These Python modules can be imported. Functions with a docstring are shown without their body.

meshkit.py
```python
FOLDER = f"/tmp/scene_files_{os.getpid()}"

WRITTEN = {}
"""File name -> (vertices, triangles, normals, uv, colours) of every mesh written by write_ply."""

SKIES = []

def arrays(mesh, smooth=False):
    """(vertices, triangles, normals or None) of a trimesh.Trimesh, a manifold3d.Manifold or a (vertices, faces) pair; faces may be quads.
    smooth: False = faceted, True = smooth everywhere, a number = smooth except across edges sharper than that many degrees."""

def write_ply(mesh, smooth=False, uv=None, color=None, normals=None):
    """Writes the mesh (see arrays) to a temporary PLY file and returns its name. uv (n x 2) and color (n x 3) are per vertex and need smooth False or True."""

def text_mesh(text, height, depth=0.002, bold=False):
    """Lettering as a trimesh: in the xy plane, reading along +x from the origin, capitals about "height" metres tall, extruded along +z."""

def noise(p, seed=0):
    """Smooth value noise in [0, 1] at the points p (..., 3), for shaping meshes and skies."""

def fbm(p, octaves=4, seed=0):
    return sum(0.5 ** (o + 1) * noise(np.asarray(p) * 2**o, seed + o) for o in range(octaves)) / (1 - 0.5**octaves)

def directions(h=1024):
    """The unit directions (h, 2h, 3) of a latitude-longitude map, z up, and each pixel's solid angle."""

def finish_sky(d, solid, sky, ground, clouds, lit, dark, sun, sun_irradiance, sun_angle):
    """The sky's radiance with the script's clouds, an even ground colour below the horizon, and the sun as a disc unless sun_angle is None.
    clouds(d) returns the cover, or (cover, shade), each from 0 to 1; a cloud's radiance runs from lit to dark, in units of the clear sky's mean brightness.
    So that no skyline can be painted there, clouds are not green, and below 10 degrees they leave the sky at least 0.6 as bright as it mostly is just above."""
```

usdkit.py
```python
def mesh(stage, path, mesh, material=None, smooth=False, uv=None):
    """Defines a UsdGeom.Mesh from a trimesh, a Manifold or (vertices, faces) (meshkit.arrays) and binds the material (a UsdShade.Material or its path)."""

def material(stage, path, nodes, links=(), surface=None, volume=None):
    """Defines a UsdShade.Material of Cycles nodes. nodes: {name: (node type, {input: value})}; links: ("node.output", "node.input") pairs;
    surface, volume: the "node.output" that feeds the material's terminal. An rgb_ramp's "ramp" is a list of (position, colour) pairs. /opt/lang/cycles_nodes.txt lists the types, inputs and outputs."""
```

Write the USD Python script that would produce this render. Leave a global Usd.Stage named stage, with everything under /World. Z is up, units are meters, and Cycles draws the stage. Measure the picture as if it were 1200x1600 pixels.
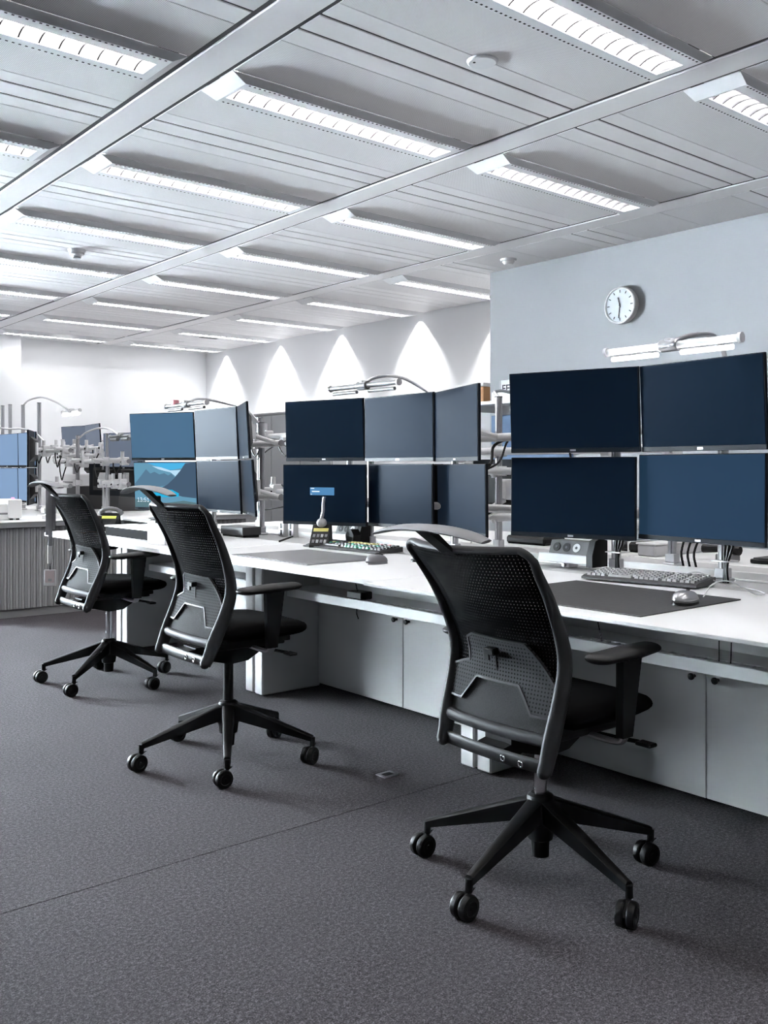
import math, random
import numpy as np
import trimesh
from pxr import Usd, UsdGeom, UsdLux, UsdShade, Sdf, Gf, Vt
from shapely.geometry import Polygon
import usdkit, meshkit

stage = Usd.Stage.CreateInMemory()
UsdGeom.SetStageUpAxis(stage, UsdGeom.Tokens.z)
UsdGeom.SetStageMetersPerUnit(stage, 1.0)
UsdGeom.Xform.Define(stage, '/World')
UsdGeom.Scope.Define(stage, '/World/Looks')
rng = random.Random(7)

# ------------------------------------------------------------------ camera
# world: x runs across the desks (towards the clock wall), y runs along the desk row (away from the viewer), z up
EXPOSURE = 0.80
FPX, HORIZON, YAW, CAM_H = 1474.1, 731.4, math.radians(39.745), 1.16
cam = UsdGeom.Camera.Define(stage, '/World/camera')
cam.CreateHorizontalApertureAttr(36.0)
cam.CreateVerticalApertureAttr(48.0)
cam.CreateFocalLengthAttr(FPX / 1200 * 36.0)
cam.CreateVerticalApertureOffsetAttr(-(800 - HORIZON) / 1200 * 36.0)
cam.CreateClippingRangeAttr(Gf.Vec2f(0.05, 100))
cam.CreateExposureAttr(EXPOSURE)
cy, sy = math.cos(YAW), math.sin(YAW)
cam.AddTransformOp().Set(Gf.Matrix4d(cy, -sy, 0, 0, 0, 0, 1, 0, -sy, -cy, 0, 0, 0, 0, CAM_H, 1))

# ------------------------------------------------------------------ daylight and lamp strengths
LAMP_EMIT = 22.0
WASH_INT = 7.0
DOME_INT = 40.0
dome = UsdLux.DomeLight.Define(stage, '/World/sky')
dome.CreateIntensityAttr(DOME_INT)
dome.CreateColorAttr(Gf.Vec3f(0.84, 0.92, 1.0))

# ------------------------------------------------------------------ materials
LK = '/World/Looks/'
def pmat(name, color, rough=0.5, metal=0.0, spec=0.5, **kw):
    return usdkit.material(stage, LK + name, {'p': ('principled_bsdf', dict(base_color=color, roughness=rough, metallic=metal, specular_ior_level=spec, **kw))}, surface='p.BSDF')
def nmat(name, c1, c2, scale, rough=0.5, metal=0.0, spec=0.5, bump=0.0, bump_scale=None, detail=3, dist=0.002):
    """two tones mixed by noise in object space, with fine relief"""
    nodes = {'t': ('texture_coordinate', {}), 'n': ('noise_texture', dict(scale=scale, detail=detail)),
             'r': ('rgb_ramp', {'ramp': [(0.35, c1), (0.65, c2)]}),
             'p': ('principled_bsdf', dict(roughness=rough, metallic=metal, specular_ior_level=spec))}
    links = [('t.object', 'n.vector'), ('n.fac', 'r.fac'), ('r.color', 'p.base_color')]
    if bump:
        nodes['n2'] = ('noise_texture', dict(scale=bump_scale or scale, detail=2))
        nodes['b'] = ('bump', dict(strength=bump, distance=dist))
        links += [('t.object', 'n2.vector'), ('n2.fac', 'b.height'), ('b.normal', 'p.normal')]
    return usdkit.material(stage, LK + name, nodes, links, surface='p.BSDF')
def emat(name, color, strength):
    return usdkit.material(stage, LK + name, {'e': ('emission', dict(color=color, strength=strength))}, surface='e.emission')
def dotmat(name, c1, c2, pitch, hole, rough=0.5, metal=0.0, axes='xy', spec=0.5):
    """a regular grid of small punched holes, in object space"""
    s = 1.0 / pitch
    nodes = {'t': ('texture_coordinate', {}), 'm': ('mapping', dict(scale=(s, s, s))),
             'x': ('separate_xyz', {}), 'p': ('principled_bsdf', dict(roughness=rough, metallic=metal, specular_ior_level=spec)),
             'mx': ('mix_color', dict(a=c1, b=c2))}
    links = [('t.object', 'm.vector'), ('m.vector', 'x.vector')]
    for k in axes:
        nodes['f' + k] = ('math', dict(math_type='fraction')); nodes['s' + k] = ('math', dict(math_type='subtract', value2=0.5)); nodes['q' + k] = ('math', dict(math_type='multiply'))
        links += [('x.' + k, 'f' + k + '.value1'), ('f' + k + '.value', 's' + k + '.value1'), ('s' + k + '.value', 'q' + k + '.value1'), ('s' + k + '.value', 'q' + k + '.value2')]
    nodes['a'] = ('math', dict(math_type='add')); nodes['l'] = ('math', dict(math_type='less_than', value2=hole * hole))
    links += [('q' + axes[0] + '.value', 'a.value1'), ('q' + axes[1] + '.value', 'a.value2'), ('a.value', 'l.value1'), ('l.value', 'mx.fac'), ('mx.result', 'p.base_color')]
    return usdkit.material(stage, LK + name, nodes, links, surface='p.BSDF')

def carpet_material():
    nodes = {'t': ('texture_coordinate', {}),
             'n1': ('noise_texture', dict(scale=95, detail=3, roughness=0.75)), 'n2': ('noise_texture', dict(scale=260, detail=2)), 'n3': ('noise_texture', dict(scale=1.3, detail=3)),
             'mul': ('math', dict(math_type='multiply_add', value2=0.55)), 'half': ('math', dict(math_type='multiply', value2=0.45)),
             'r': ('rgb_ramp', {'ramp': [(0.36, (0.009, 0.0079, 0.0088)), (0.50, (0.0405, 0.0356, 0.0397)), (0.64, (0.113, 0.099, 0.110))]}),
             'r3': ('rgb_ramp', {'ramp': [(0.3, (0.85, 0.85, 0.85)), (0.7, (1.1, 1.1, 1.1))]}),
             'mx': ('mix_color', dict(blend_type='multiply', fac=1.0, use_clamp_result=False)),
             'b': ('bump', dict(strength=0.8, distance=0.004)),
             'p': ('principled_bsdf', dict(roughness=0.95, specular_ior_level=0.1, sheen_weight=0.06))}
    links = [('t.object', 'n1.vector'), ('t.object', 'n2.vector'), ('t.object', 'n3.vector'), ('n2.fac', 'half.value1'), ('n1.fac', 'mul.value1'), ('half.value', 'mul.value3'),
             ('mul.value', 'r.fac'), ('n3.fac', 'r3.fac'), ('r.color', 'mx.a'), ('r3.color', 'mx.b'), ('mx.result', 'p.base_color'), ('mul.value', 'b.height'), ('b.normal', 'p.normal')]
    return usdkit.material(stage, LK + 'carpet', nodes, links, surface='p.BSDF')

M = dict(
    carpet=carpet_material(),
    wall=nmat('wall_paint', (0.375, 0.387, 0.403), (0.39, 0.402, 0.418), 1.5, rough=0.7, spec=0.2, bump=0.08, bump_scale=180),
    wall_white=nmat('white_wall_paint', (0.85, 0.865, 0.885), (0.87, 0.885, 0.905), 1.5, rough=0.75, spec=0.2, bump=0.06, bump_scale=180),
    wall_dark=pmat('open_side_wall_paint', (0.34, 0.34, 0.35), 0.8, spec=0.2),
    ceil_plain=nmat('ceiling_metal', (0.83, 0.825, 0.84), (0.85, 0.845, 0.86), 2.0, rough=0.48, spec=0.5),
    ceil_perf=dotmat('perforated_metal', (0.83, 0.825, 0.84), (0.48, 0.48, 0.485), 0.0062, 0.24, rough=0.5),
    void=pmat('ceiling_void', (0.10, 0.10, 0.105), 0.9, spec=0.1),
    lamp_white=pmat('lamp_white', (0.80, 0.81, 0.83), 0.4),
    louver=pmat('louver_aluminium', (0.085, 0.085, 0.088), 0.25, metal=0.9),
    lamp_glow=emat('fluorescent_glow', (1.0, 0.985, 0.985), LAMP_EMIT),
    tube_glow=emat('desk_lamp_glow', (0.97, 0.98, 1.0), 7.0),
    desk=nmat('white_laminate', (0.80, 0.80, 0.80), (0.82, 0.82, 0.82), 3.0, rough=0.38, spec=0.4),
    desk_edge=pmat('grey_edge', (0.30, 0.30, 0.31), 0.5),
    socket_grey=pmat('socket_grey', (0.075, 0.075, 0.077), 0.5, spec=0.3),
    desk_grey=pmat('riser_grey', (0.030, 0.030, 0.031), 0.9, spec=0.0),
    strip=pmat('service_strip', (0.52, 0.52, 0.52), 0.45),
    cupboard=nmat('cupboard_laminate', (0.56, 0.56, 0.555), (0.59, 0.59, 0.585), 2.0, rough=0.5, spec=0.35),
    leg=pmat('leg_lacquer', (0.60, 0.60, 0.605), 0.42),
    tray=pmat('tray_metal', (0.80, 0.80, 0.80), 0.4),
    black=pmat('black_plastic', (0.004, 0.004, 0.0043), 0.45, spec=0.22),
    black_soft=nmat('black_upholstery', (0.0015, 0.0015, 0.0017), (0.003, 0.003, 0.0032), 300, rough=0.9, spec=0.04, bump=0.3, bump_scale=500),
    knit=pmat('black_knit', (0.002, 0.002, 0.0022), 0.9, spec=0.02),
    knit_grey=nmat('dark_grey_knit', (0.010, 0.010, 0.0105), (0.018, 0.018, 0.0185), 260, rough=0.85, spec=0.2, bump=0.3, bump_scale=300),
    frame=pmat('soft_grey_plastic', (0.026, 0.026, 0.0275), 0.55, spec=0.16),
    hanger=pmat('hanger_plastic', (0.17, 0.17, 0.18), 0.45),
    lumbar=dotmat('perforated_grey_plastic', (0.042, 0.042, 0.0435), (0.008, 0.008, 0.008), 0.0105, 0.25, rough=0.75, axes='yz', spec=0.04),
    chrome=pmat('chrome', (0.75, 0.75, 0.77), 0.18, metal=1.0),
    alu=pmat('brushed_aluminium', (0.62, 0.62, 0.64), 0.32, metal=0.9),
    arm_white=pmat('silver_lacquer', (0.62, 0.62, 0.63), 0.35),
    grey=pmat('grey_plastic', (0.20, 0.20, 0.21), 0.5),
    lamp_grey=pmat('lamp_grey', (0.17, 0.175, 0.18), 0.35),
    lightgrey=pmat('light_grey_plastic', (0.50, 0.50, 0.51), 0.5),
    white=pmat('white_plastic', (0.80, 0.80, 0.80), 0.4),
    strap_grey=pmat('woven_strap', (0.36, 0.36, 0.37), 0.7, spec=0.2),
    clear=pmat('frosted_white_plastic', (0.70, 0.72, 0.73), 0.35),
    screen=pmat('screen_off', (0.0035, 0.0075, 0.014), 0.30, spec=0.008, specular_tint=(0.27, 0.50, 0.92), emission_color=(0.16, 0.32, 0.65), emission_strength=0.001),
    screen_navy=pmat('screen_navy', (0.006, 0.0105, 0.019), 0.30, spec=0.008, specular_tint=(0.42, 0.64, 0.95), emission_color=(0.10, 0.27, 0.50), emission_strength=0.07),
    screen_blue=pmat('screen_blue', (0.006, 0.0105, 0.019), 0.30, spec=0.008, specular_tint=(0.42, 0.64, 0.95), emission_color=(0.10, 0.22, 0.36), emission_strength=0.40),
    screen_wing=pmat('screen_wing', (0.0035, 0.0075, 0.014), 0.30, spec=0.026, specular_tint=(0.45, 0.66, 0.98), emission_color=(0.16, 0.32, 0.65), emission_strength=0.01),
    screen_pale=pmat('screen_pale', (0.006, 0.0105, 0.019), 0.30, spec=0.012, emission_color=(0.26, 0.40, 0.62), emission_strength=0.5),
    screen_grey=pmat('screen_grey', (0.006, 0.0105, 0.019), 0.30, spec=0.03, emission_color=(0.16, 0.19, 0.25), emission_strength=0.5),
    screen_edge=pmat('screen_bezel', (0.008, 0.010, 0.014), 0.4, spec=0.08),
    leather=nmat('desk_pad_leather', (0.040, 0.039, 0.039), (0.050, 0.049, 0.049), 60, rough=0.55, bump=0.25, bump_scale=400),
    pad_gloss=pmat('glossy_grey_pad', (0.24, 0.24, 0.245), 0.32, spec=0.5),
    key=pmat('grey_key', (0.30, 0.30, 0.305), 0.5),
    key_dark=pmat('dark_key', (0.035, 0.035, 0.037), 0.5),
    key_yellow=pmat('yellow_key', (0.62, 0.58, 0.20), 0.5),
    key_green=pmat('green_key', (0.05, 0.42, 0.25), 0.5),
    key_red=pmat('red_key', (0.60, 0.12, 0.14), 0.5),
    mouse_grey=pmat('mouse_grey', (0.17, 0.17, 0.18), 0.3),
    mouse_silver=pmat('mouse_silver', (0.5, 0.5, 0.52), 0.22, metal=0.6),
    tambour=pmat('tambour_grey', (0.31, 0.31, 0.313), 0.5),
    tambour_light=pmat('tambour_light', (0.42, 0.42, 0.423), 0.5),
    cabinet_grey=pmat('cabinet_grey', (0.30, 0.31, 0.32), 0.5),
    blueboard=pmat('blue_felt', (0.14, 0.21, 0.33), 0.9),
    orange=pmat('brown_card', (0.50, 0.27, 0.13), 0.8),
    navy=pmat('navy_folder', (0.02, 0.05, 0.22), 0.5),
    pink=pmat('pink_card', (0.75, 0.30, 0.34), 0.6),
    redled=emat('red_led', (1.0, 0.12, 0.2), 3.0),
    red=pmat('red_plastic', (0.6, 0.05, 0.10), 0.5),
    yellow=pmat('yellow_label', (0.66, 0.60, 0.16), 0.5),
    lime=emat('lime_display', (0.62, 0.66, 0.16), 0.8),
    card=pmat('badge_card', (0.72, 0.62, 0.62), 0.4),
    paper=pmat('paper', (0.80, 0.80, 0.80), 0.8),
    ink=pmat('ink', (0.05, 0.05, 0.06), 0.7),
    clockface=pmat('clock_face', (0.62, 0.65, 0.69), 0.5),
    pic_sky=emat('picture_sky', (0.06, 0.36, 0.62), 0.75), pic_cloud=emat('picture_cloud', (0.42, 0.62, 0.78), 0.7),
    pic_far=emat('picture_far_ridge', (0.10, 0.20, 0.30), 0.6), pic_near=emat('picture_near_ridge', (0.05, 0.085, 0.135), 0.75),
    pic_haze=emat('picture_haze', (0.13, 0.31, 0.44), 0.62), pic_lake=emat('picture_lake', (0.015, 0.33, 0.55), 0.8), pic_shore=emat('picture_shore', (0.11, 0.20, 0.23), 0.6),
    ui_blue=emat('dialog_blue', (0.07, 0.20, 0.38), 0.75), ui_white=emat('dialog_text', (0.7, 0.8, 0.9), 0.7),
)
M['glass'] = usdkit.material(stage, LK + 'window_glass', {'f': ('fresnel', {'IOR': 1.45}), 't': ('transparent_bsdf', {'color': (0.96, 0.98, 0.98)}), 'g': ('glossy_bsdf', {'roughness': 0.02, 'color': (1, 1, 1)}), 'm': ('mix_closure', {})},
    [('f.fac', 'm.fac'), ('t.BSDF', 'm.closure1'), ('g.BSDF', 'm.closure2')], surface='m.closure')

# ------------------------------------------------------------------ mesh builder
class G:
    def __init__(s): s.m = []
    def add(s, v, f):
        s.m.append(trimesh.Trimesh(np.asarray(v, float), np.asarray(f, int), process=False)); return s
    def tm(s, t): s.m.append(t); return s
    def box(s, x0, x1, y0, y1, z0, z1, c=0.0):
        x0, x1 = min(x0, x1), max(x0, x1); y0, y1 = min(y0, y1), max(y0, y1); z0, z1 = min(z0, z1), max(z0, z1)
        c = min(c, (x1 - x0) * .45, (y1 - y0) * .45, (z1 - z0) * .45)
        if c <= 0:
            v = [(x, y, z) for x in (x0, x1) for y in (y0, y1) for z in (z0, z1)]
            f = [(0, 1, 3), (0, 3, 2), (4, 6, 7), (4, 7, 5), (0, 4, 5), (0, 5, 1), (2, 3, 7), (2, 7, 6), (0, 2, 6), (0, 6, 4), (1, 5, 7), (1, 7, 3)]
            return s.add(v, f)
        p = []
        for x, dx in ((x0, c), (x1, -c)):
            for y, dy in ((y0, c), (y1, -c)):
                for z, dz in ((z0, c), (z1, -c)):
                    p += [(x, y + dy, z + dz), (x + dx, y, z + dz), (x + dx, y + dy, z)]
        return s.hull(p)
    def hull(s, p):
        s.m.append(trimesh.convex.convex_hull(np.asarray(p, float))); return s
    def prism(s, poly, lo, hi, axis='z', holes=()):
        """a flat outline extruded along an axis; outline axes are (x,y), (y,z) or (x,z)"""
        t = trimesh.creation.extrude_polygon(Polygon(poly, holes), hi - lo, engine='earcut')
        v = np.array(t.vertices); f = np.array(t.faces)
        if axis == 'z': w = np.c_[v[:, 0], v[:, 1], v[:, 2] + lo]
        elif axis == 'x': w = np.c_[v[:, 2] + lo, v[:, 0], v[:, 1]]
        else: w = np.c_[v[:, 0], v[:, 2] + lo, v[:, 1]]; f = f[:, ::-1]
        return s.add(w, f)
    def sweep(s, pts, rad, n=10, side=None, cap=True):
        """a tube along points; rad: number, list of numbers or of (along side, across) pairs"""
        p = np.asarray(pts, float); k = len(p)
        rad = [rad] * k if np.ndim(rad) == 0 else list(rad)
        t = np.gradient(p, axis=0); t /= np.maximum(np.linalg.norm(t, axis=1, keepdims=True), 1e-9)
        if side is None:
            a = np.array([0, 0, 1.0]) if abs(t[0][2]) < 0.9 else np.array([1.0, 0, 0])
            u = np.cross(t[0], a)
        else: u = np.asarray(side, float)
        ang = np.arange(n) * 2 * math.pi / n; V = []
        for i in range(k):
            u = u - t[i] * np.dot(u, t[i]); u /= np.linalg.norm(u); w = np.cross(t[i], u)
            r = rad[i]; r1, r2 = (r, r) if np.ndim(r) == 0 else r
            V.append(p[i] + np.outer(np.cos(ang) * r1, u) + np.outer(np.sin(ang) * r2, w))
        V = np.vstack(V); F = []
        for i in range(k - 1):
            for j in range(n):
                a, b = i * n + j, i * n + (j + 1) % n
                F += [(a, b, b + n), (a, b + n, a + n)]
        if cap:
            V = np.vstack([V, p[0], p[-1]]); c0, c1 = len(V) - 2, len(V) - 1; e = (k - 1) * n
            for j in range(n): F += [(c0, (j + 1) % n, j), (c1, e + j, e + (j + 1) % n)]
        return s.add(V, F)
    def cyl(s, a, b, r, r2=None, n=16): return s.sweep([a, b], [r, r if r2 is None else r2], n)
    def lathe(s, prof, n=24, loc=(0, 0, 0)):
        prof = np.asarray(prof, float); k = len(prof); V = []; F = []
        for r, z in prof:
            for j in range(n):
                q = 2 * math.pi * j / n; V.append((loc[0] + r * math.cos(q), loc[1] + r * math.sin(q), loc[2] + z))
        for i in range(k - 1):
            for j in range(n):
                a, b = i * n + j, i * n + (j + 1) % n
                F += [(a, b, b + n), (a, b + n, a + n)]
        V += [(loc[0], loc[1], loc[2] + prof[0][1]), (loc[0], loc[1], loc[2] + prof[-1][1])]; m = len(V)
        for j in range(n): F += [(m - 2, (j + 1) % n, j), (m - 1, (k - 1) * n + j, (k - 1) * n + (j + 1) % n)]
        return s.add(V, F)
    def ball(s, c, r, sub=2):
        t = trimesh.creation.icosphere(subdivisions=sub); t.vertices = t.vertices * np.asarray(r) + np.asarray(c); s.m.append(t); return s
    def apply(s, fn):
        for t in s.m: t.vertices = fn(np.array(t.vertices))
        return s
    def mat(s, R, o=(0, 0, 0)):
        return s.apply(lambda v: v @ np.asarray(R).T + np.asarray(o))
    def mesh(s): return s.m[0] if len(s.m) == 1 else trimesh.util.concatenate(s.m)
def rotz(d): c, q = math.cos(math.radians(d)), math.sin(math.radians(d)); return np.array([[c, -q, 0], [q, c, 0], [0, 0, 1]])
def ball_pts(c, r, sub=1):
    t = trimesh.creation.icosphere(subdivisions=sub); return t.vertices * np.asarray(r) + np.asarray(c)
def curve(pts, n=24):
    """a smooth line through the points"""
    p = np.asarray(pts, float); k = len(p)
    q = np.vstack([2 * p[0] - p[1], p, 2 * p[-1] - p[-2]]); out = []
    for i in range(k - 1):
        for t in np.linspace(0, 1, max(2, n // (k - 1)), endpoint=False):
            a, b, c, d = q[i:i + 4]
            out.append(0.5 * (2 * b + (c - a) * t + (2 * a - 5 * b + 4 * c - d) * t * t + (3 * b - a - 3 * c + d) * t ** 3))
    return np.array(out + [p[-1]])

# ------------------------------------------------------------------ scene tree helpers
used = {}
def path_for(parent, name):
    k = used.get((parent, name), 0); used[(parent, name)] = k + 1
    return f'{parent}/{name}' if k == 0 else f'{parent}/{name}_{k:03d}'
def setkeys(prim, label=None, cat=None, group=None, kind=None):
    for k, v in (('label', label), ('category', cat), ('group', group), ('kind', kind)):
        if v: prim.SetCustomDataByKey(k, v)
def thing(name, label, cat, loc=(0, 0, 0), rz=0.0, group=None, kind=None):
    x = UsdGeom.Xform.Define(stage, path_for('/World', name))
    x.AddTranslateOp().Set(Gf.Vec3d(*map(float, loc))); x.AddRotateZOp().Set(float(rz))
    setkeys(x.GetPrim(), label, cat, group, kind); return str(x.GetPath())
def part(parent, name, g, mat, smooth=30, label=None, kind=None):
    p = path_for(parent, name)
    m = usdkit.mesh(stage, p, g.mesh() if isinstance(g, G) else g, M[mat] if isinstance(mat, str) else mat, smooth=smooth)
    setkeys(m.GetPrim(), label, kind=kind); return p
def solo(name, label, cat, g, mat, loc=(0, 0, 0), smooth=30, group=None, kind=None):
    p = part('/World', name, g, mat, smooth); pr = stage.GetPrimAtPath(p)
    UsdGeom.Xformable(pr).AddTranslateOp().Set(Gf.Vec3d(*map(float, loc)))
    setkeys(pr, label, cat, group, kind); return p
def copy(src, name, label, loc, rz=0.0, group=None):
    cat = stage.GetPrimAtPath(src).GetCustomDataByKey('category')
    x = UsdGeom.Xform.Define(stage, path_for('/World', name)); pr = x.GetPrim()
    pr.GetReferences().AddInternalReference(src); 
    x.ClearXformOpOrder()
    x.AddTranslateOp().Set(Gf.Vec3d(*map(float, loc))); x.AddRotateZOp().Set(float(rz))
    setkeys(pr, label, cat, group); pr.SetInstanceable(True); return str(x.GetPath())

# ------------------------------------------------------------------ the room
CEIL = 2.66
X0, X1, Y0, Y1 = -4.1, 6.115, -3.0, 11.0      # inner faces of the shell
WX, WY = 5.27, 5.06                           # the clock wall and the corner where it ends
fl = thing('floor', 'dark grey speckled carpet laid in broad sheets', 'floor', kind='structure')
for a, b in ((Y0 - .2, 2.524), (2.526, Y1 + .2)):
    part(fl, 'carpet_sheet', G().box(X0 - .2, X1 + .2, a, b, -0.02, 0, 0.0012), 'carpet', smooth=False)
part(fl, 'subfloor', G().box(X0 - .3, X1 + .3, Y0 - .3, Y1 + .3, -0.1, -0.02), 'void', smooth=False)

cl = thing('ceiling', 'grey metal panel ceiling with perforated fields between flush beams', 'ceiling', kind='structure')
part(cl, 'slab', G().box(X0 - .2, X1 + .2, Y0 - .2, Y1 + .2, 2.80, 2.88), 'void', smooth=False)
BEAM = [1.744 + 1.478 * i for i in range(-3, 3)]
GW = .020                                     # shadow gap beside each beam
for i, b in enumerate(BEAM):
    for q in (-1, 1): part(cl, 'shadow_gap', G().box(b + q * .0705, b + q * (.0715 + GW), Y0, WY if b + q * .1 > WX else Y1, CEIL + .003, CEIL + .008), 'void', smooth=False)
    part(cl, 'beam', G().box(b - .071, b + .071, Y0, WY if b > WX else Y1, CEIL - .004, CEIL + .06, .003), 'ceil_plain')
ROW0, ROWP = 3.10, 1.22
for k in range(-5, 7):
    for y in (ROW0 + ROWP * k - .439, ROW0 + ROWP * k - .566):
        if Y0 < y - .01 and y + .01 < Y1:
            for (u0, u1) in ((X0, BEAM[0]), *zip(BEAM[:-1], BEAM[1:]), (BEAM[-1], X1)):
                u1 = min(u1, WX) if y < WY else u1
                part(cl, 'shadow_gap', G().box(u0 + .092, u1 - .092, y - .006, y + .006, CEIL + .003, CEIL + .008), 'void', smooth=False)
cols = [(X0, BEAM[0] - .071 - GW)] + [(BEAM[i] + .071 + GW, BEAM[i + 1] - .071 - GW) for i in range(5)] + [(BEAM[5] + .071 + GW, X1)]
LAMPS = []
def panel(n, x0, x1, y0, y1, mat):
    y0, y1 = max(y0, Y0), min(y1, Y1)
    if y1 - y0 < .02: return
    if x1 > WX:                               # the bay behind the clock wall's corner
        if y1 <= WY: x1 = WX
        elif y0 < WY:
            panel(n, x0, WX, y0, WY, mat); panel(n, x0, x1, WY, y1, mat); return
    part(cl, n, G().box(x0, x1, y0, y1, CEIL, CEIL + .03, .0025), mat, smooth=False)
for ci, (x0, x1) in enumerate(cols):
    for k in range(-5, 7):
        a = ROW0 + ROWP * k
        lamp = (ci in (3, 4, 5) and k >= -3) or (ci == 6 and k >= 2)
        panel('plain_strip', x0, x1, a - .561, a - .444, 'ceil_plain')
        panel('margin_panel', x0, x1, a - .434, a - .3275, 'ceil_plain')
        panel('perforated_panel', x0, x1, a - .327, a - (.002 if lamp else -.124), 'ceil_perf')
        panel('perforated_panel', x0, x1, a + (.247 if lamp else .126), a + .552, 'ceil_perf')
        panel('margin_panel', x0, x1, a + .5525, a + .6485, 'ceil_plain')
        if lamp and a + .3 < Y1: LAMPS.append((ci, k, x0, a))

# walls
wr = solo('wall_right', 'pale blue grey wall that carries the round clock', 'wall', G().box(WX, X1, Y0 - .2, WY, 0, 2.8), 'wall', smooth=False, kind='structure')
solo('wall_recess', 'white wall washed by ceiling spots in the recess', 'wall', G().box(X1, X1 + .2, Y0 - .2, Y1 + .2, 0, 2.8), 'wall_white', smooth=False, kind='structure')
WIN = [(-3.9, -2.35), (-2.25, -0.70), (-0.60, 0.95)]
g = G().box(1.05, X1 + .2, Y1, Y1 + .2, 0, 2.8).box(X0 - .2, 1.05, Y1, Y1 + .2, 0, .85).box(X0 - .2, 1.05, Y1, Y1 + .2, 2.55, 2.8)
for a, b in [(X0 - .2, -3.9), (-2.35, -2.25), (-.70, -.60), (.95, 1.05)]: g.box(a, b, Y1, Y1 + .2, .85, 2.55)
solo('wall_back', 'white far end wall behind the desks', 'wall', g, 'wall_white', smooth=False, kind='structure')
solo('wall_column', 'white pier standing out from the far end wall', 'wall', G().box(2.78, 3.64, 10.75, Y1, 0, 2.66), 'wall_white', smooth=False, kind='structure')
solo('wall_left', 'plain grey wall on the open side of the office', 'wall', G().box(X0 - .2, X0, Y0 - .2, Y1 + .2, 0, 2.8), 'wall_dark', smooth=False, kind='structure')
solo('wall_front', 'plain grey wall behind the viewer', 'wall', G().box(X0, WX, Y0 - .2, Y0, 0, 2.8), 'wall_dark', smooth=False, kind='structure')
for i, (a, b) in enumerate(WIN):
    w = thing(f'window_{i + 1}', 'tall window in the far end wall', 'window', (0, 0, 0), kind='structure')
    f = G()
    for q in ((a, a + .05), (b - .05, b), ((a + b) / 2 - .025, (a + b) / 2 + .025)): f.box(q[0], q[1], Y1 + .06, Y1 + .12, .85, 2.55, .003)
    for q in ((.85, .90), (2.50, 2.55)): f.box(a, b, Y1 + .06, Y1 + .12, q[0], q[1], .003)
    part(w, 'window_frame', f, 'white'); part(w, 'pane', G().box(a + .05, (a + b) / 2 - .025, Y1 + .088, Y1 + .094, .9, 2.5), 'glass', smooth=False)
    part(w, 'pane', G().box((a + b) / 2 + .025, b - .05, Y1 + .088, Y1 + .094, .9, 2.5), 'glass', smooth=False)

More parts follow.
